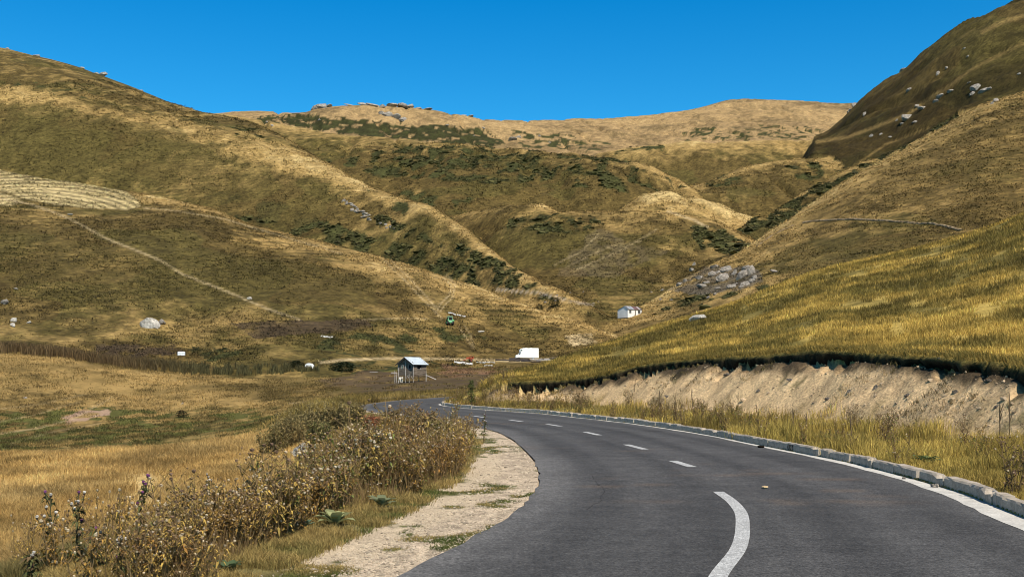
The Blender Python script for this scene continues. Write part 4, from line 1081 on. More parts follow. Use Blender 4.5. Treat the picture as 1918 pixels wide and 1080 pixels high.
# shrubs beyond the thicket
def shrub(seed, h, leafc, n=44, nl=46):
    b = PB(seed); r = b.r
    for k in range(n):
        a = r.uniform(0, 6.283); q = r.uniform(0, .32) * h; P = curve_pts((math.cos(a) * q, math.sin(a) * q, -.05), (math.cos(a) * .25, math.sin(a) * .25, 1), h * r.uniform(.6, 1.02), 5, r, .1, .15)
        b.stem(P, .007, .003, (.10, .075, .04))
        for w in range(nl):
            a3 = r.uniform(0, 6.283); i = r.randint(0, 4); p = P[i].lerp(P[i+1], r.random()) + Vector((r.gauss(0, .05), r.gauss(0, .05), r.gauss(0, .03)))
            b.leaf(p, (math.cos(a3), math.sin(a3), r.uniform(-.3, 1.2)), r.uniform(.08, .16), r.uniform(.026, .05), tuple(c * q for c, q in zip(leafc, (2.2, 1.8, 1.7))) if r.random() < .8 else (.30, .23, .10))
    return b.build('shrub', leaves='foliage')
for k, (px_, D, top, col, lab) in enumerate([
    (512, 33, 790, (.085, .085, .033), 'low olive shrub at the left end of the shrub row by the far bend'),
    (548, 34, 762, (.095, .09, .038), 'olive shrub rising above the pale boulder in the grass'),
    (588, 35, 748, (.105, .10, .045), 'tallest grey green shrub in the row left of the road end'),
    (628, 35, 744, (.11, .105, .045), 'full grey green shrub just right of the tallest one'),
    (664, 36, 750, (.10, .095, .04), 'grey green shrub standing between the tallest shrubs and the far road'),
    (600, 31, 785, (.075, .085, .03), 'darker leafy shrub in front of the tallest ones'),
    (698, 32, 775, (.12, .055, .028), 'reddish brown shrub below the far stretch of road'),
    (735, 33, 765, (.085, .07, .032), 'dark slender shrub in front of the far stretch of road'),
    (796, 27, 764, (.12, .095, .045), 'brownish shrub covering the left edge of the road at the bend'),
    (828, 25, 782, (.10, .095, .035), 'bushy brown green shrub at the inner edge of the bend'),
    (850, 22, 812, (.075, .095, .03), 'fresh green shrub where the weed thicket meets the gravel'),
    (870, 25, 806, (.08, .10, .03), 'small green shrub nearest the asphalt at the inner edge of the bend'),
    (770, 24, 795, (.13, .085, .04), 'brown shrub in the middle of the weed thicket')]):
    x = (px_ - CX) / F * D; z = zat(x, D); h = HC + (YH - top) / F * D - z
    o = shrub(500 + k, h, col); o.location = (x, D, z); tag(o, lab, 'shrub')

# sapling in the verge
def sapling():
    D = 55.0; x = (883 - CX) / F * D; z = zat(x, D); h = HC + (YH - 712) / F * D - z
    r = random.Random(77); t = MB(); t.tube(curve_pts((0, 0, -.05), (0, 0, 1), h, 6, r, .03, .4), [.022, .019, .016, .012, .009, .006, .004], 6)
    root = empty('sapling', (x, D, z)); t.build('trunk', M['bark'], root); b = PB(78)
    for k in range(420):
        f = r.random(); a = r.uniform(0, 6.28); q = (.36 * (1 - f) + .07) * h * .55 * math.sqrt(r.random()) * (.6 + .5 * math.sin(f * 23 + a))
        b.leaf((math.cos(a) * q, math.sin(a) * q, h * (.16 + .84 * f)), (math.cos(a), math.sin(a), r.uniform(-.1, .9)), r.uniform(.09, .17), r.uniform(.03, .055), (.06, .085, .018))
    b.lf.build('crown', M['leaf'], root); tag(root, 'young dark green sapling standing alone in the verge at the far end of the kerb', 'tree')
sapling()

# tall dead stalks in the verge
for k, (px_, pb, pt) in enumerate([(1188,775,707), (1236,792,728), (1262,795,733), (1300,800,728), (1485,830,760), (1510,830,770), (1596,845,775), (1871,870,745), (1891,865,730)]):
    d = HC * F / (pb - YH); x = (px_ - CX) / F * d
    s_, _ = nearest(np.array([[x, d]]), RIGHT)
    d *= 1.08; x = (px_ - CX) / F * d
    z = zat(x, d); h = max(HC + (YH - pt) / F * d - z, .4); r = random.Random(900 + k); m = MB()
    P = curve_pts((0, 0, -.05), (r.uniform(-.12, .12), r.uniform(-.1, .1), 1), h, 7, r, .05, .25); m.tube(P, [.016, .014, .012, .011, .011, .016, .014, .006], 6)
    for q in range(3):
        if r.random() < .7: m.tube(curve_pts(P[r.randint(3, 5)], (r.uniform(-.6, .6), r.uniform(-.5, .5), 1), h * .25, 3, r), [.008, .008, .009, .004], 5)
    o = m.build('dead_stalk', M['bark']); o.location = (x, d, z); tag(o, 'tall bare dead mullein stalk in the verge grass below the cutting', 'dead stalk', 'tall dead stalks on the verge')

# dark round bush on the meadow
def far_bush(px_, py_, w_px, h_px, label, seed, col, name='bush'):
    p = hit(px_, py_, 45); s = p.y / F; b = PB(seed); r = b.r
    for k in range(9):
        a = r.uniform(0, 6.28); b.stem(curve_pts((0, 0, -.05), (math.cos(a) * .8, math.sin(a) * .8, 1), h_px * s * .8, 3, r), .02, .008, (.07, .05, .03))
    for k in range(520):
        a = r.uniform(0, 6.28); f = r.random(); q = math.sqrt(r.random()) * w_px * s * .5 * math.sqrt(max(1 - f * f, .05)) * (.75 + .25 * math.sin(3 * a + seed))
        b.leaf((math.cos(a) * q, math.sin(a) * q * .8, f * h_px * s), (math.cos(a), math.sin(a), r.uniform(-.2, 1)), w_px * s * .09, w_px * s * .045, col)
    o = b.build(name, leaves='foliage'); o.location = p; tag(o, label, 'bush')
far_bush(340, 782, 26, 13, 'small dark round bush alone on the meadow', 21, (.040, .030, .018))
far_bush(1040, 577, 30, 18, 'dark green bush in the creek bed below the stone track', 22, (.03, .04, .014))
far_bush(1010, 580, 20, 10, 'smaller dark bush left of the one in the creek bed', 23, (.035, .04, .015))
far_bush(645, 695, 60, 16, 'dark bramble bush between the white shell and the hut', 24, (.03, .04, .016))
far_bush(555, 690, 40, 14, 'dark bramble bush left of the white shell', 25, (.035, .04, .016))
# ------------------------------------------------------------------ kerb
def kerb():
    d = np.concatenate([[0], np.cumsum(np.linalg.norm(np.diff(RIGHT, axis=0), axis=1))])
    y0 = np.interp(8.0, RIGHT[:, 1], d); y1 = d[int(np.argmin(np.hypot(RIGHT[:, 0] + 3.7, RIGHT[:, 1] - 65)))]
    r = random.Random(31); protos = {}
    def proto(k):
        rr_ = random.Random(40 + k); m = MB(); n = 5
        # outline across the stone: road face left, slightly battered, worn edge
        oa = [(-.075, -.12), (-.070, .165), (-.045, .195), (.075, .195), (.075, -.12)]
        vs = []; 
        for i in range(n + 1):
            y = -.5 + i / n
            for j, (x, z) in enumerate(oa):
                w = .012 if j in (1, 2, 3) else .004
                if k == 2 and j in (1, 2) and i in (0, 1): w = .035
                vs.append((x + rr_.uniform(-w, w), y, z - abs(rr_.gauss(0, w)) * (2.2 if (k == 2 and i < 2) else .5)))
        c = len(oa); fs = [(i*c+j, i*c+(j+1)%c, (i+1)*c+(j+1)%c, (i+1)*c+j) for i in range(n) for j in range(c)] + [tuple(range(c-1, -1, -1)), tuple(range(n*c, n*c+c))]
        m._add(vs, fs); return m.build('kerb_stone', M['concrete'])
    s = y0; k = 0; made = {}
    while s < y1:
        L = r.choice([1.0, 1.0, 1.0, 1.0, .95, .55, .4]); c = s + L / 2
        x, y = np.interp(c, d, RIGHT[:, 0]), np.interp(c, d, RIGHT[:, 1]); nx, ny = np.interp(c, d, NR[:, 0]), np.interp(c, d, NR[:, 1])
        s += L + r.choice([.012, .015, .02, .03, .05, .02, .11]); k += 1
        v = r.choice([0, 1, 2, 0, 1])
        if v not in made: o = made[v] = proto(v)
        else: o = made[v].copy(); COL.objects.link(o)
        o.location = (x + nx * (.085 + r.uniform(-.006, .012)), y + ny * .085, .0 + r.uniform(-.02, .006)); o.scale = (1, L, .88)
        o.rotation_euler = (r.uniform(-.012, .012), r.uniform(-.03, .06), math.atan2(ny, nx) + r.uniform(-.012, .012))
        tag(o, 'pale weathered concrete kerb stone in the row along the outer edge of the bend', 'kerb stone', 'kerb stones along the outer edge of the bend')
        pxs = CX + F * x / y
        if 1466 < pxs < 1500 and not made.get('g'):
            made['g'] = 1; tag(o, 'kerb stone with a dark scribble painted on its road face'); del o['group']; o['label'] = 'kerb stone with a dark scribble painted on its road face'
            g = MB()
            def ln(P): g.tube([(-.079, q[0] / L, q[1]) for q in P], .009, 4)
            ln([(-.02, .12), (.03, .15), (.08, .12), (.06, .08), (-.02, .03), (.09, .03)]); ln([(-.06, .14), (-.13, .15), (-.09, .095), (-.15, .06), (-.07, .025)]); ln([(.14, .16), (.17, .09), (.13, .02)])
            g.build('graffiti', M['dark'], o)
kerb()

# litter on the asphalt
def chunk(name, px_, py_, w_px, h_px, mat, label, cat, seed, flatn=.4):
    d = HC * F / (py_ - YH); x = (px_ - CX) / F * d; r = random.Random(seed); bm = bmesh.new(); bmesh.ops.create_icosphere(bm, subdivisions=2, radius=1)
    sw, sh = w_px / F * d / 2, h_px / F * d / 2
    for v in bm.verts: v.co = Vector((v.co.x * sw, v.co.y * sw * .8, v.co.z * sh)) * r.uniform(.7, 1.2)
    me = bpy.data.meshes.new(name); bm.to_mesh(me); bm.free(); me.materials.append(mat); o = bpy.data.objects.new(name, me); COL.objects.link(o); o.location = (x, d, sh * .7 + .004); o.rotation_euler[2] = r.uniform(0, 3); tag(o, label, cat)
chunk('crumpled_leaf', 1433, 914, 14, 6, plain('dry leaf', (.5, .36, .2), rough=.9), 'pale crumpled dry leaf lying alone on the asphalt', 'leaf', 3)
chunk('clod', 1425, 838, 16, 5, M['root'], 'dark clod on the asphalt beside the kerb', 'clod', 4)
chunk('stone', 1751, 912, 18, 8, M['stone'], 'tan stone in the gutter below the kerb', 'stone', 5)
chunk('stone', 1693, 897, 8, 5, M['stone'], 'tiny stone in the gutter behind the tan one', 'stone', 6)
chunk('stone', 1742, 878, 18, 12, plain('tan stone', (.45, .36, .26)), 'rounded tan stone beside the rosette behind the kerb', 'stone', 8)

# ------------------------------------------------------------------ rocks
def rock_mesh(seed, sub=3):
    r = random.Random(seed); bm = bmesh.new(); bmesh.ops.create_icosphere(bm, subdivisions=sub, radius=1.0)
    planes = [(Vector((r.gauss(0, 1), r.gauss(0, 1), r.gauss(.25, .8))).normalized(), r.uniform(.42, .8)) for _ in range(16)]
    co = np.array([v.co for v in bm.verts]); nz = fbm(co[:, 0] * 2.6 + seed * 3.1 + co[:, 2] * 1.7, co[:, 1] * 2.6 - co[:, 2] * 2.1, 4, seed)
    for v, q in zip(bm.verts, nz):
        p = v.co * (1 + .30 * q)
        for nn, dd in planes:
            e = p.dot(nn) - dd
            if e > 0: p = p - nn * e * .95
        v.co = p
    me = bpy.data.meshes.new('rock'); bm.to_mesh(me); bm.free(); me.materials.append(M['stone']); return me
RM = [rock_mesh(60 + k) for k in range(8)]
_rr = random.Random(8)
def rock(px_, py_, w_px, h_px, label, group=None, dmin=45, sink=.25, loc=None, cat='rock', depth=None):
    p = loc or hit(px_, py_, dmin); s = p.y / F; o = bpy.data.objects.new('rock', _rr.choice(RM)); COL.objects.link(o)
    o.scale = (w_px * s * .56, (depth or w_px * .8) * s * .5, h_px * s * .62); o.location = p + Vector((0, 0, h_px * s * (.5 - sink)))
    o.rotation_euler = (_rr.uniform(-.2, .2), _rr.uniform(-.2, .2), _rr.uniform(-.5, .5)); tag(o, label, cat, group)
    if label.startswith(('big white', 'whitish', 'flat pale', 'large pale', 'pale rock at', 'small white', 'flat rock')): o.material_slots[0].link = 'OBJECT'; o.material_slots[0].material = M['pale_stone']
    return o
rock(571, 866, 54, 40, 'large pale grey boulder in the grass below the shrub row', None, 9, .1)
for a in [(283,614,38,26,'big white grey boulder on the lower left hill above the dark soil patch'), (303,607,14,12,'small rock touching the right side of the big white grey boulder'), (268,609,12,10,'small rock touching the left side of the big white grey boulder'),
          (8,570,18,16,'grey rock at the left edge, upper of the two clusters'), (27,603,13,9,'whitish rock at the left edge, top of the lower cluster'), (25,613,12,10,'whitish rock at the left edge, bottom of the lower cluster'), (55,606,12,5,'flat rock just right of the lower cluster at the left edge'),
          (131,403,13,5,'flat pale stone at the bend of the hill path below the mown field'), (468,560,13,6,'flat pale stone beside the lower part of the hill path'), (30,543,10,5,'small pale stone above the upper cluster at the left edge'),
          (1306,601,34,16,'pale rock at the foot of the near hill right of the white house'), (48,746,9,4,'small white stone on the terraced slope at the left edge'), (342,757,6,5,'small white stone on the meadow above the round bush')]: rock(*a[:4], a[4])
for px_, py_, w_, h_ in [(1350,527,30,22),(1388,522,26,34),(1404,515,24,30),(1332,517,22,14),(1362,507,26,14),(1313,522,20,10),(1340,500,20,9),(1397,535,22,12),(1372,538,22,9),(1396,505,22,16),(1376,514,16,14),(1345,512,18,10),(1325,530,18,8),(1360,520,16,14),(1412,524,12,16)]:
    rock(px_, py_, w_, h_, 'grey crag in the rocky outcrop on the slope right of the white house', 'crags of the outcrop right of the white house', 200, .4)
for px_, py_, w_, h_ in [(1317,537,24,9),(1376,535,16,8),(1345,541,14,6),(1390,538,14,6),(1272,535,12,9),(1284,527,10,8),(1296,508,12,10),(1300,497,10,8),(1240,545,10,5),(1338,553,9,7),(1327,558,12,5),(1450,511,16,9),(1237,562,7,5),(1258,563,7,4),(1410,528,14,8),(1220,548,6,4)]:
    rock(px_, py_, w_, h_, 'pale loose boulder scattered around the foot of the rocky outcrop', 'boulders around the outcrop', 200, .3)
for px_, w_, h_ in [(590,22,12),(604,26,14),(616,16,9),(655,22,5),(680,22,9),(700,30,11),(716,26,12),(735,24,11),(752,26,13),(768,20,9),(785,16,5),(800,20,4),(868,16,6),(880,18,8),(894,16,7),(960,12,5),(985,10,5),(997,14,6)]:
    D_ = crv(px_, *zip(*HILLS[0].lines[1][1])) - 6; x_ = (px_ - CX) / F * D_
    rock(px_, 0, w_, h_ * .75, 'grey crag on the crest of the far ridge against the sky', 'crags along the far skyline', loc=Vector((x_, D_, zat(x_, D_))), sink=.25)
for px_, py_, w_, h_ in [(728,217,24,12),(742,222,22,12),(756,226,18,10),(716,214,14,8),(598,226,9,4),(960,262,22,9),(972,258,12,6),(838,236,8,3),(906,242,7,4),(888,255,4,3),(1010,256,10,4),(500,230,5,4),(510,237,7,5),(1030,268,6,3)]:
    rock(px_, py_, w_, h_, 'pale rock lying on the slope below the far skyline', 'rocks on the slope below the far skyline', 300, .3)
for px_, py_, w_, h_ in [(14,93,12,5),(70,104,16,5),(155,134,10,5),(180,143,18,9),(193,147,16,11),(265,178,9,3)]:
    D_ = crv(px_, *zip(*HILLS[2].lines[2][1])) - 5; x_ = (px_ - CX) / F * D_
    rock(px_, 0, w_, h_, 'dark rock on the skyline of the big left hill', 'rocks on the left skyline', loc=Vector((x_, D_, zat(x_, D_))), sink=.3)
for k in range(22):
    t = k / 21; px_ = 646 + 46 * t + _rr.uniform(-6, 6); py_ = 378 + 34 * t + _rr.uniform(-4, 4)
    rock(px_, py_, _rr.uniform(6, 13), _rr.uniform(3, 7), 'grey stone in the rubble streak below the bright spur', 'stones of the rubble streak', 300, .3)
for k in range(7): rock(712 + 4 * k + _rr.uniform(-4, 4), 417 + 2.2 * k + _rr.uniform(-4, 4), _rr.uniform(5, 9), _rr.uniform(3, 5), 'grey stone in the rubble streak below the bright spur', 'stones of the rubble streak', 300, .3)
for px_, py_, w_, h_ in [(1830,165,24,16),(1842,172,20,12),(1820,178,16,10),(1852,168,14,9),(1760,183,20,12),(1752,190,14,8),(1780,172,14,7),(1728,203,20,8),(1718,200,10,6),(1700,222,26,12),(1712,230,14,6),(1690,232,10,5),(1632,255,12,6),(1650,252,10,5),(1668,258,8,5),(1702,170,14,10),(1757,139,10,14),(1774,128,9,5),(1620,216,8,8),(1812,108,8,6),(1806,92,8,5),(1866,190,14,10),(1858,195,10,8),(1908,140,8,6),(1815,156,12,4),(1680,226,8,5)]:
    rock(px_, py_, w_, h_, 'grey rock jutting from the steep dark mountain', 'rocks on the steep mountain', 450, .48)
for px_, w_, h_ in [(1692,20,10),(1590,12,12),(1600,10,9)]:
    D_ = crv(px_, *zip(*HILLS[1].lines[1][1])) - 4; x_ = (px_ - CX) / F * D_
    rock(px_, 0, w_, h_, 'rock on the left edge of the steep mountain against the sky', 'rocks on the mountain edge', loc=Vector((x_, D_, zat(x_, D_))), sink=.3)
for px_, py_, w_, h_ in [(1590,735,16,8),(1640,728,14,11),(1700,742,15,9),(1770,695,30,10),(1790,735,14,8),(1480,715,16,7),(1360,705,18,7),(1866,765,14,8),(1250,745,12,5),(1550,750,12,7),(1850,720,16,7),(1420,735,11,6)]:
    rock(px_, py_, w_, h_, 'stone embedded in the sandy face of the cutting', 'stones in the cutting', 14, .35)
for k in range(9): rock(1100 + k * 1.0 + _rr.uniform(-160, 40), 548 + _rr.uniform(0, 22), _rr.uniform(4, 8), _rr.uniform(2, 4), 'small stone along the old track above the creek', 'stones along the old track', 200, .3)

# dry stone wall on the right slope
def stone_wall(P, hh, ww, label):
    W = [hit(x, y, 200) for x, y in P]; r = random.Random(17); m = MB()
    for a, b in zip(W[:-1], W[1:]):
        L = (b - a).length; n = max(2, int(L / .75))
        for k in range(n):
            p = a.lerp(b, k / n); z = zat(p.x, p.y)
            for lay in range(3 if r.random() < .6 else 2):
                if r.random() < .12: continue
                m.box((p.x + r.uniform(-.15, .15), p.y + r.uniform(-.15, .15), z + hh * (lay + .4) / 3), (r.uniform(.5, .95), ww * r.uniform(.7, 1.1), hh / 3 * r.uniform(.8, 1.2)), Matrix.Rotation(math.atan2(b.y - a.y, b.x - a.x) + r.uniform(-.3, .3), 3, 'Z') @ Matrix.Rotation(r.uniform(-.15, .15), 3, 'X'), r.uniform(.7, .95))
    tag(m.build('stone_wall', plain('tan field stone', (.36, .27, .17), ((1.2, .5, 1.4), (4, .5, 1.4)), .95, .1)), label, 'stone wall')
stone_wall([(1505,418),(1525,415),(1560,413),(1600,412),(1640,414),(1690,417),(1740,420),(1770,425),(1800,433)], .6, .8, 'long dry stone wall crossing the golden right slope')
stone_wall([(1418,462),(1440,446),(1465,432),(1492,420)], .5, .5, 'low broken stone wall running down left from the long wall')
# ------------------------------------------------------------------ the stilted hut
def build_hut():
    p = hit(772, 715, 100); s = p.y / F
    a = rad(40)                          # heading of the gable normal, turned left of the line of sight
    root = empty('wooden_hut', p, -a)
    W, L = 3.35, 2.75                    # gable width (x), depth (y)
    zb, ze, zr = 1.05, 2.95, 3.85        # floor, eaves, ridge
    hx, hy = W / 2, L / 2
    m = MB(); r = random.Random(4)
    def boards(x0, y0, x1, y1, z0, z1, holes=(), n=9):
        hgt = (z1 - z0) / n; d = Vector((x1 - x0, y1 - y0, 0)); T = d.length; u = d / T
        for k in range(n):
            za, zb_ = z0 + k * hgt, z0 + (k + 1) * hgt; segs = [(0, T)]
            for (h0, h1, hz0, hz1) in holes:
                if za < hz1 - .02 and zb_ > hz0 + .02:
                    segs = [q for s0, s1 in segs for q in ((s0, min(s1, h0)), (max(s0, h1), s1)) if q[1] - q[0] > .05]
            for s0, s1 in segs:
                c = Vector((x0, y0, 0)) + u * (s0 + s1) / 2
                m.box((c.x, c.y, (za + zb_) / 2), (s1 - s0, .03 + r.uniform(0, .012), hgt - .018), Matrix.Rotation(math.atan2(d.y, d.x), 3, 'Z') @ Matrix.Rotation(r.uniform(-.03, .03), 3, 'Y'))
    boards(-hx, -hy, hx, -hy, zb, ze, [(.62, 1.12, zb + 1.05, zb + 1.62), (2.35, 2.85, zb + .95, zb + 1.65)])
    boards(hx, -hy, hx, hy, zb, ze, [(.85, 1.75, zb + .95, zb + 1.5)])
    boards(-hx, hy, hx, hy, zb, ze); boards(-hx, -hy, -hx, hy, zb, ze)
    for y in (-hy, hy):                   # gable triangles
        for k in range(4):
            f0 = k / 4 + .06; w = W * (1 - f0) * .97; m.box((0, y, ze + (zr - ze) * (k + .42) / 4), (w, .035, (zr - ze) / 4 - .02))
    m.build('wall', M['wood'], root)
    fl = MB(); fl.box((0, 0, zb - .06), (W * .98, L * .98, .08)); fl.build('floor', M['wood'], root)
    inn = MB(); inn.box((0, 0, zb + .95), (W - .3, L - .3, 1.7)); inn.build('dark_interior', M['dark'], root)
    rf = MB()
    for sx in (-1, 1):
        e = Vector((sx * (hx + .32), 0, ze - .26)); c = Vector((0, 0, zr + .03)); d = (e - c); n_ = 14
        q = d.to_track_quat('X', 'Z').to_matrix()
        rf.box((c + e) / 2 + Vector((0, 0, .02)), (d.length, L + .75, .035), q)
        for k in range(n_): rf.box((c + e) / 2 + Vector((0, -(L + .7) / 2 + (L + .7) * (k + .5) / n_, .045)), (d.length, .05, .022), q)
    rf.build('roof', M['tin'], root)
    vb = MB()
    for sx in (-1, 1): vb.bar((sx * (hx + .30), -hy - .39, ze - .30), (0, -hy - .39, zr - .03), .03, .13)
    vb.build('barge_board', M['timber'], root)
    for (x, y, top) in [(-hx, -hy - .05, ze), (0, -hy - .05, zr - .1), (.75, -hy, zb + .2), (hx + .03, -hy - .05, ze), (hx + .05, hy, ze), (-hx, hy, ze), (0, hy, ze)]:
        pm = MB(); pm.tube([(x, y, -.25), (x + r.uniform(-.04, .04), y, zb), (x, y, top)], [.075, .07, .055], 6); pm.build('post', M['post'], root)
    for (x0, x1) in ((-.05, .5), (.8, .3), (hx - .1, hx - .6)):
        bm_ = MB(); bm_.bar((x0, -hy, .45), (x1, -hy, zb - .05), .05); bm_.build('brace', M['post'], root)
    for (x, y, sx, sz, rot) in [(-hx + .87, -hy - .03, .5, .57, 0), (-hx + 2.6, -hy - .03, .5, .7, 0)]:
        wf = MB(); z0 = zb + 1.33
        for dx in (-1, 1): wf.box((x + dx * sx / 2, y, z0), (.06, .05, sz + .06))
        for dz in (-1, 1): wf.box((x, y, z0 + dz * sz / 2), (sx, .045, .05))
        wo = wf.build('window_frame', M['post'], root)
    wo = MB(); wo.box((-hx + .87, -hy + .02, zb + 1.33), (.46, .015, .52)); wo.build('window_pane', plain('dusty glass', (.16, .20, .15), rough=.3), root)
    sf = MB(); sf.box((hx + .02, -.07, zb + .92), (.06, 1.0, .06)); sf.box((hx + .02, .2, zb + 1.06), (.04, .09, .22)); sf.build('opening_sill', M['post'], root)
    tag(root, 'grey board hut on stilts with a bright tin roof', 'hut')
    fp = MB()
    for k, dx in enumerate((-.30, 0)):
        pass
    q = root.matrix_basis
    R_ = Matrix.Rotation(-a, 4, 'Z'); base = Matrix.Translation(p) @ R_
    for k, (x, y, h) in enumerate([(-hx - .75, -hy - .1, 2.0), (-hx - .35, -hy - .15, 1.5)]):
        w_ = base @ Vector((x, y, 0)); o = MB(); o.tube([(0, 0, -.2), (.03, 0, h * .6), (0, .02, h)], [.06, .055, .045], 6)
        ob = o.build('fence_post', M['post']); ob.location = (w_.x, w_.y, zat(w_.x, w_.y)); tag(ob, ['tall grey post standing left of the stilted hut', 'shorter grey post close to the left wall of the stilted hut'][k], 'post')
    # white calf between the stilts
    w_ = base @ Vector((-.75, -hy - .35, 0)); z = zat(w_.x, w_.y)
    return base, W, L, Vector((w_.x, w_.y, z))
HB, HW, HL, CP = build_hut()

def skin_body(name, nodes, edges, mat, root_i=0, sub=2):
    me = bpy.data.meshes.new(name); me.from_pydata([n[:3] for n in nodes], edges, []); o = bpy.data.objects.new(name, me); COL.objects.link(o)
    md = o.modifiers.new('skin', 'SKIN'); md.use_smooth_shade = True
    sv = me.skin_vertices[0].data
    for v, n in zip(sv, nodes): v.radius = (n[3], n[3])
    sv[root_i].use_root = True
    sm = o.modifiers.new('sub', 'SUBSURF'); sm.levels = sm.render_levels = sub
    dg = bpy.context.evaluated_depsgraph_get(); me2 = bpy.data.meshes.new_from_object(o.evaluated_get(dg)); o.modifiers.clear(); o.data = me2; me2.materials.clear(); me2.materials.append(mat)
    me2.polygons.foreach_set('use_smooth', [True] * len(me2.polygons)); return o
def calf():
    # x forward; withers about 0.95 m
    N = [(-.45,0,.80,.17),(-.15,0,.78,.21),(.15,0,.78,.21),(.40,0,.80,.18),(.58,0,.92,.11),(.72,0,1.02,.095),(.90,0,.93,.065),(.98,0,.89,.05),
         (.38,.11,.55,.075),(.38,.12,.32,.045),(.37,.12,.05,.04),(.38,-.11,.55,.075),(.38,-.12,.32,.045),(.40,-.12,.05,.04),
         (-.46,.12,.60,.10),(-.40,.13,.48,.07),(-.54,.13,.34,.042),(-.50,.13,.05,.04),(-.46,-.12,.60,.10),(-.40,-.13,.48,.07),(-.54,-.13,.34,.042),(-.52,-.13,.05,.04),
         (-.62,0,.80,.03),(-.66,0,.50,.025),(.70,.14,1.06,.03),(.70,-.14,1.06,.03)]
    E = [(0,1),(1,2),(2,3),(3,4),(4,5),(5,6),(6,7),(3,8),(8,9),(9,10),(3,11),(11,12),(12,13),(0,14),(14,15),(15,16),(16,17),(0,18),(18,19),(19,20),(20,21),(0,22),(22,23),(5,24),(5,25)]
    o = skin_body('calf', N, E, M['hide'], 1, 1)
    o.location = CP; o.rotation_euler = (0, 0, rad(70)); o.scale = (.95,) * 3; tag(o, 'white calf standing among the stilts under the hut', 'calf')
calf()

def plank(px_, py_, L, w, h, rz, mat, label, cat='plank', tilt=0, dmin=100, group=None, name='plank'):
    p = hit(px_, py_, dmin); m = MB(); r = random.Random(int(px_ * 7 + py_)); m.box((0, 0, 0), (L, w, h), None, .92); m.box((L * .02, w * .3, h * .6), (L * .9, w * .25, h * .5))
    o = m.build(name, mat, bevel=.006); o.location = p + Vector((0, 0, h / 2 + .03 + abs(math.sin(tilt)) * L / 2)); o.rotation_euler = (0, tilt, rz); tag(o, label, cat, group)
plank(806, 711, 2.4, .3, .06, -.5, M['post'], 'pale plank leaning down to the right of the stilted hut', tilt=.35)
plank(700, 697, 1.6, .4, .06, .1, M['post'], 'pale board lying on the dark soil left of the stilted hut')
plank(738, 699, 1.2, .2, .12, .3, M['post'], 'short log on the dark soil just left of the stilted hut')

# ------------------------------------------------------------------ white house
def house():
    p = hit(1189, 592, 250); s = p.y / F; root = empty('white_house', p, rad(37))
    # local x along the front (eave) side, local y back; the gable faces -x
    Lf, Dp, hw, rg = 6.3, 4.8, 2.2, 3.15; ry = 1.5          # ridge lies 1.5 m behind the front wall
    Lh = Lf / 2
    g = [(0, -.6), (Dp, -.6), (Dp, 2.0), (ry, rg), (0, hw)]
    vs = [(-Lh, y, z) for y, z in g] + [(Lh, y, z) for y, z in g]; n = len(g)
    b = MB(); b._add(vs, [tuple(range(n)), tuple(range(2*n-1, n-1, -1))] + [(i, n+i, n+(i+1)%n, (i+1)%n) for i in range(n)]); b.build('wall', M['limewash'], root)
    r = random.Random(3); cols_ = [(.20,.21,.24),(.42,.45,.50),(.30,.33,.38),(.46,.50,.55),(.18,.10,.10),(.22,.13,.13),(.15,.08,.085),(.60,.55,.52),(.07,.06,.07)]
    rf = MB(); rf.cur = cols_[0]; nn = 9
    for k in range(nn):
        x = -Lh - .15 + (Lf + .3) * (k + .5) / nn; rf.cur = cols_[k]
        d = Vector((0, -.25 - ry, hw - .17 - rg)); q = d.to_track_quat('Y', 'Z').to_matrix()
        rf.box((x, (ry - .25) / 2, (rg + hw - .17) / 2 + .06 + .006 * (k % 2)), ((Lf + .3) / nn - .01, d.length, .04), q)
        for j in range(3): rf.box((x - .2 + .2 * j, (ry - .25) / 2, (rg + hw - .17) / 2 + .10), (.05, d.length, .025), q)
        rf.cur = (.13, .07, .07)
        d2 = Vector((0, Dp + .3 - ry, 1.86 - rg)); q2 = d2.to_track_quat('Y', 'Z').to_matrix()
        rf.box((x, (ry + Dp + .3) / 2, (rg + 1.86) / 2 + .06), ((Lf + .3) / nn - .01, d2.length, .04), q2)
    rf.build('roof', M['leaf'], root)
    for x in (-Lh + 1.15, Lh - 1.25):
        w = MB(); w.box((x, -.012, 1.35), (.85, .02, 1.05)); wo = w.build('window', M['dark'], root)
        f_ = MB(); f_.box((x, -.03, .80), (.99, .07, .05)); f_.box((x, -.035, 1.35), (.03, .02, 1.05)); f_.build('window_frame', M['limewash'], wo)
    d = MB(); d.box((.25, -.012, .95), (.42, .02, 1.75)); do = d.build('door', M['wood'], root); h = MB(); h.box((.40, -.035, .95), (.04, .04, .12)); h.build('handle', M['dark'], do)
    tag(root, 'small white washed house with a patched tin roof at the foot of the right slope', 'house')
house()

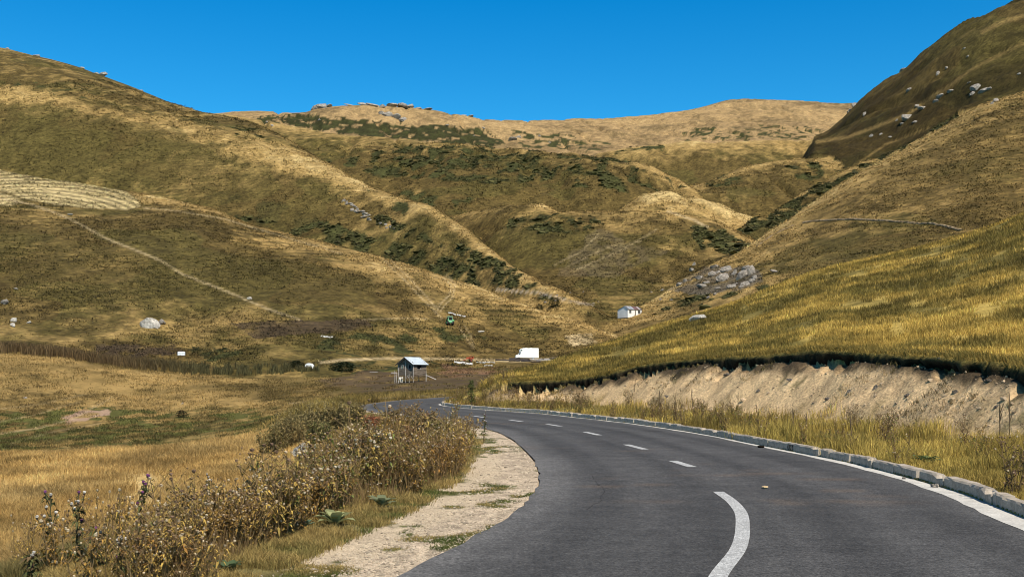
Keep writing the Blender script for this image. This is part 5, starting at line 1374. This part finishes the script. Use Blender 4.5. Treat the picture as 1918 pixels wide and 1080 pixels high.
# ------------------------------------------------------------------ white motorhome
def motorhome():
    p = hit(987, 674, 180); s = p.y / F; k = 43 * s / 5.7; root = empty('motorhome', p, rad(4)); root.scale = (k,) * 3
    # side outline, nose to the left (-x)
    body = [(-2.0,.55),(2.85,.50),(2.85,2.85),(2.75,2.95),(-.95,2.95),(-1.45,2.85),(-1.85,2.55),(-1.95,2.1),(-1.75,2.02),(-1.55,2.02),(-1.62,1.9)]
    b = MB(); b.prism(body, -1.08, 1.08); b.build('body', M['white'], root, bevel=.05)
    cab = [(-2.85,.55),(-1.9,.55),(-1.5,.55),(-1.5,2.0),(-1.85,2.0),(-2.3,1.38),(-2.78,1.22),(-2.9,.95)]
    c = MB(); c.prism(cab, -.95, .95); co_ = c.build('cab', M['white'], root, bevel=.04)
    for y in (-.962, .962):
        w = MB(); w.prism([(-2.18,1.38),(-1.62,1.38),(-1.62,1.88),(-1.88,1.88)], y - .012, y + .012); w.build('window', M['glass'], co_)
    ws = MB(); ws.quad((-2.30,-.85,1.42),(-2.30,.85,1.42),(-1.90,.80,1.96),(-1.90,-.80,1.96)); ws.build('windscreen', M['glass'], co_)
    for y in (-1.092, 1.092):
        w = MB(); w.prism([(-1.82,2.25),(-1.25,2.25),(-1.25,2.55),(-1.62,2.55)], y - .012, y + .012); w.build('window', M['glass'], root)
    for x in (-.15, 1.0):
        v = MB(); v.box((x, 0, 3.0), (.5, .5, .12), None, .85); v.build('roof_vent', M['sheet'], root)
    for x in (-2.15, 1.45):
        for y in (-.98, .98):
            t = MB(); t.tube([(x, y - .1, .34), (x, y + .1, .34)], .34, 16); to = t.build('wheel', M['rubber'], root); h = MB(); h.tube([(x, y - .11, .34), (x, y + .11, .34)], .18, 12); h.build('rim', M['tin'], to)
    for y in (-.7, .7):
        h = MB(); h.tube([(-2.87, y, .98), (-2.80, y, .98)], .12, 10); h.build('headlight', M['glass'], root)
    bp = MB(); bp.box((-2.86, 0, .58), (.18, 1.9, .2)); bp.build('bumper', M['sheet'], root, bevel=.03)
    tag(root, 'white motorhome with an overcab bulge parked behind dark timber', 'motorhome')
motorhome()

# ------------------------------------------------------------------ green tractor
def tractor():
    p = hit(842, 609, 180); s = p.y / F; root = empty('tractor', p, rad(25)); k = 17 * s / 2.6; root.scale = (k,) * 3
    # drives towards +y (uphill); we see its rear right corner
    def wheel(x, y, R, w):
        t = MB(); t.tube([(x - w/2, y, R), (x - w/2 + .04, y, R), (x + w/2 - .04, y, R), (x + w/2, y, R)], [R * .86, R, R, R * .86], 20)
        for q in range(16):
            a = 6.283 * q / 16; t.box((x, y + math.cos(a) * R, R + math.sin(a) * R), (w * .9, .07, .05), Matrix.Rotation(a, 3, 'X'))
        o = t.build('wheel', M['rubber'], root); h = MB(); h.tube([(x - w/2 - .02, y, R), (x + w/2 + .02, y, R)], R * .5, 14); h.build('rim', M['green'], o)
    for x in (-.82, .82): wheel(x, -.35, .72, .42)
    for x in (-.66, .66): wheel(x, 1.75, .42, .28)
    b = MB(); b.box((0, 1.35, 1.05), (.62, 1.5, .62), None, .92); b.box((0, .5, .75), (.5, 2.6, .4)); b.build('bonnet', M['green'], root, bevel=.04)
    c = MB()
    for x in (-.62, .62):
        for y in (-.75, .55): c.bar((x, y, .9), (x * .9, y * .92, 2.35), .09)
        c.bar((x, -.75, 1.35), (x, .55, 1.35), .08)
    c.box((0, -.1, 2.42), (1.35, 1.6, .14), None, .9)
    c.box((0, -.74, 1.12), (1.2, .06, .5)); c.box((-.62, -.1, 1.12), (.05, 1.25, .5)); c.box((.62, -.1, 1.12), (.05, 1.25, .5)); co_ = c.build('cab', plain('pale green paint', (.30, .58, .36), rough=.45, spec=.4), root)
    for y in (-.70, .52):
        g = MB(); g.box((0, y, 1.85), (1.05, .015, .85)); g.build('window', M['glass'], co_)
    for x in (-.58, .58):
        g = MB(); g.box((x, -.1, 1.85), (.015, 1.15, .85)); g.build('window', M['glass'], co_)
    for x in (-.82, .82):
        f = MB(); f.prism([(-1.1,1.15),(-.9,1.5),(-.35,1.62),(.2,1.5),(.2,1.44),(-.35,1.55),(-.86,1.44),(-1.04,1.12)], -.24, .24)
        o = f.build('mudguard', M['green'], root); o.rotation_euler = (0, 0, rad(90)); o.location = (x, -.0, 0)
    l = MB(); l.bar((-.9, -1.2, .5), (.7, -1.2, .5), .16); l.bar((-1.05, -1.1, .4), (-1.05, -1.1, 1.5), .2); l.bar((0, -.8, .55), (0, -1.25, .5), .12); l.build('hitch_frame', M['timber'], root)
    e = MB(); e.tube([(.2, 1.3, 1.3), (.2, 1.3, 2.2)], .05, 8); e.build('exhaust', M['timber'], root)
    tag(root, 'small green tractor with a cab where the wheel tracks meet on the hillside', 'tractor')
tractor()

# ------------------------------------------------------------------ things lying around the yard
def tank():
    p = hit(580, 691, 100); s = p.y / F; w = 15.5 * s; h = 11 * s; m = MB(); n = 12; r = random.Random(2)
    prof = [(-.5, 0), (-.5, .45), (-.44, .75), (-.25, .95), (0, 1.0), (.28, .90), (.46, .62), (.5, .25), (.46, 0), (.02, 0), (-.02, .16), (-.12, .24), (-.24, .2), (-.28, .0)]
    m.prism([(x * w, z * h) for x, z in prof], -w * .35, w * .35); root = m.build('van_shell', M['white'], bevel=.05); root.location = p; root.rotation_euler = (0, 0, rad(-6))
    tag(root, 'rounded white vehicle shell with a wheel arch standing by the dark brambles', 'vehicle shell')
tank()
def water_tank():
    p = hit(340, 667, 120); s = p.y / F; w = 13 * s; h = 9 * s; root = empty('water_tank', p, rad(12)); b = MB(); b.box((0, 0, h * .5), (w, w * .75, h * .86), None, .96); b.build('body', M['white'], root, bevel=.08)
    c = MB()
    for x in (-.5, -.17, .17, .5): c.bar((x * w, -w * .385, .05), (x * w, -w * .385, h * .9), .035)
    for z in (.3, .65): c.bar((-w * .5, -w * .39, h * z), (w * .5, -w * .39, h * z), .03)
    c.build('cage', M['tin'], root); l = MB(); l.tube([(0, 0, h * .9), (0, 0, h * 1.02)], .16, 10); l.build('lid', M['dark'], root); q = MB(); q.box((0, 0, .06), (w * 1.02, w * .8, .12)); q.build('pallet', M['wood'], root)
    tag(root, 'small white box shaped tank beside the dark soil patch on the left', 'tank')
water_tank()
def cart():
    p = hit(880, 678, 120); s = p.y / F; w = 12 * s; root = empty('red_cart', p, rad(18)); b = MB(); b.box((0, 0, .75), (w, .9, .16)); b.box((w * .48, 0, 1.0), (.1, .9, .5)); b.box((0, .42, .92), (w * .95, .06, .3)); b.build('bed', M['red'], root, bevel=.02)
    d = MB(); d.bar((-w * .5, 0, .7), (-w * 1.15, 0, .25), .12); d.bar((-w * .3, .3, .8), (w * .3, .1, 1.5), .12); d.build('drawbar', M['red'], root)
    for y in (-.5, .5):
        t = MB(); t.tube([(w * .1, y - .08, .34), (w * .1, y + .08, .34)], .34, 14); o = t.build('wheel', M['rubber'], root); h = MB(); h.tube([(w * .1, y - .09, .34), (w * .1, y + .09, .34)], .15, 10); h.build('rim', M['red'], o)
    tag(root, 'faded red farm cart among white plastic sheets left of the motorhome', 'cart')
cart()
def sheet(px_, py_, w_px, d_m, label, seed, dmin=100):
    p = hit(px_, py_, dmin); s = p.y / F; W = w_px * s; r = random.Random(seed); nx, ny = 16, 7; vs = []
    for j in range(ny + 1):
        for i in range(nx + 1):
            x, y = (i / nx - .5) * W, (j / ny - .5) * d_m
            e = 1 + .12 * math.sin(i * 1.7 + seed) ; y *= e
            gx, gy = p.x + x, p.y + y
            vs.append((x, y, zat(gx, gy) - p.z + .07 + .07 * r.random() + .05 * math.sin(i * .9 + j + seed)))
    fs = [(j*(nx+1)+i, j*(nx+1)+i+1, (j+1)*(nx+1)+i+1, (j+1)*(nx+1)+i) for j in range(ny) for i in range(nx)]
    n0 = len(vs); vs += [(x, y, z - .04) for x, y, z in vs]; fs += [tuple(n0 + q for q in reversed(f)) for f in fs]
    m = MB(); m._add(vs, fs); o = m.build('plastic_sheet', M['sheet']); o.location = p; tag(o, label, 'plastic sheet')
sheet(868, 680, 34, 2.4, 'crumpled white plastic sheet in front of the red cart', 1)
sheet(898, 679, 22, 1.6, 'smaller white sheet right of the red cart', 2)
sheet(914, 679, 26, .9, 'thin pale strip of sheeting farther right of the red cart', 3)
sheet(915, 685, 16, .8, 'small pale sheet lying on the brown bank below the red cart', 4)
sheet(856, 590, 32, 1.6, 'long whitish strip lying on the hillside just above the tractor', 5, 200)
sheet(612, 631, 22, 1.2, 'crumpled whitish sheet on the grass below the dark trampled patch', 6, 150)
rock(902, 623, 14, 5, 'flat pale rock on the grass below and right of the tractor', None, 150)
def timber_pile():
    r = random.Random(12)
    for k in range(16):
        px_ = 945 + 7.0 * k + r.uniform(-6, 6); py_ = 677 - .35 * max(0, k - 8) + r.uniform(-2, 2); p = hit(px_, py_, 150); L = r.uniform(2.2, 5.0); m = MB()
        m.tube([(-L/2, 0, 0), (0, r.uniform(-.1, .1), .03), (L/2, 0, r.uniform(-.1, .1))], [.16, .15, .12], 6); m.tube([(0, 0, .05), (.25, .12, .45)], [.05, .03], 4)
        o = m.build('log', M['timber'] if r.random() < .75 else M['post']); o.location = p + Vector((0, r.uniform(-1.0, .4), .15 + r.uniform(0, .35))); o.rotation_euler = (r.uniform(-.1, .1), r.uniform(-.16, .12), r.uniform(-.35, .35))
        tag(o, 'dark old log in the timber heaped in front of the motorhome', 'log', 'logs heaped before the motorhome')
timber_pile()
# ------------------------------------------------------------------ light, sky, camera
az = math.atan2(SUN[0], SUN[1]); el = math.asin(SUN[2])
w = bpy.data.worlds.new('World'); scene.world = w; w.use_nodes = True
nt = w.node_tree; bg = nt.nodes['Background']
sky = nt.nodes.new('ShaderNodeTexSky'); sky.sky_type = 'NISHITA'; sky.sun_disc = False
sky.sun_elevation = el; sky.sun_rotation = az; sky.altitude = 1500; sky.air_density = 1.0; sky.dust_density = .2; sky.ozone_density = 3.0
hs = nt.nodes.new('ShaderNodeHueSaturation'); hs.inputs['Saturation'].default_value = 1.15
mu = nt.nodes.new('ShaderNodeVectorMath'); mu.operation = 'MULTIPLY'
tc = nt.nodes.new('ShaderNodeTexCoord'); sx = nt.nodes.new('ShaderNodeSeparateXYZ'); nt.links.new(tc.outputs['Generated'], sx.inputs[0])
mr = nt.nodes.new('ShaderNodeMapRange'); mr.inputs['From Min'].default_value = .36; mr.inputs['From Max'].default_value = .75; nt.links.new(sx.outputs['Z'], mr.inputs['Value'])
tm = nt.nodes.new('ShaderNodeMix'); tm.data_type = 'RGBA'; tm.inputs['B'].default_value = (.42, .44, .46, 1)
mh = nt.nodes.new('ShaderNodeMapRange'); mh.inputs['From Min'].default_value = .16; mh.inputs['From Max'].default_value = .34; nt.links.new(sx.outputs['Z'], mh.inputs['Value'])
th = nt.nodes.new('ShaderNodeMix'); th.data_type = 'RGBA'; th.inputs['A'].default_value = (.30, 1.08, 1.16, 1); th.inputs['B'].default_value = (.03, .95, 1.22, 1)
nt.links.new(mh.outputs['Result'], th.inputs['Factor']); nt.links.new(th.outputs['Result'], tm.inputs['A'])
nt.links.new(mr.outputs['Result'], tm.inputs['Factor']); nt.links.new(tm.outputs['Result'], mu.inputs[1])
nt.links.new(sky.outputs[0], hs.inputs['Color']); nt.links.new(hs.outputs[0], mu.inputs[0]); nt.links.new(mu.outputs[0], bg.inputs['Color'])
bg.inputs['Strength'].default_value = .105
sd = bpy.data.lights.new('sun', 'SUN'); sd.energy = 4.8; sd.angle = rad(.5); sd.color = (1.0, .925, .80)
so = bpy.data.objects.new('sun', sd); COL.objects.link(so); so.location = (0, 0, 300)
so.rotation_euler = Vector(SUN).to_track_quat('Z', 'Y').to_euler()
cam = bpy.data.cameras.new('camera'); co = bpy.data.objects.new('camera', cam); COL.objects.link(co)
co.location = (0, 0, HC); co.rotation_euler = (rad(90), 0, 0)
cam.sensor_width = 36; cam.lens = 36 * F / 1918.0; cam.shift_y = (YH - 540) / 1918.0
cam.clip_start = .1; cam.clip_end = 9000
scene.camera = co
scene.render.engine = 'CYCLES'
vs = scene.view_settings; vs.view_transform = 'Standard'; vs.look = 'None'; vs.exposure = .38; vs.gamma = 1; vs.use_curve_mapping = False
scene.cycles.filter_width = 1.0
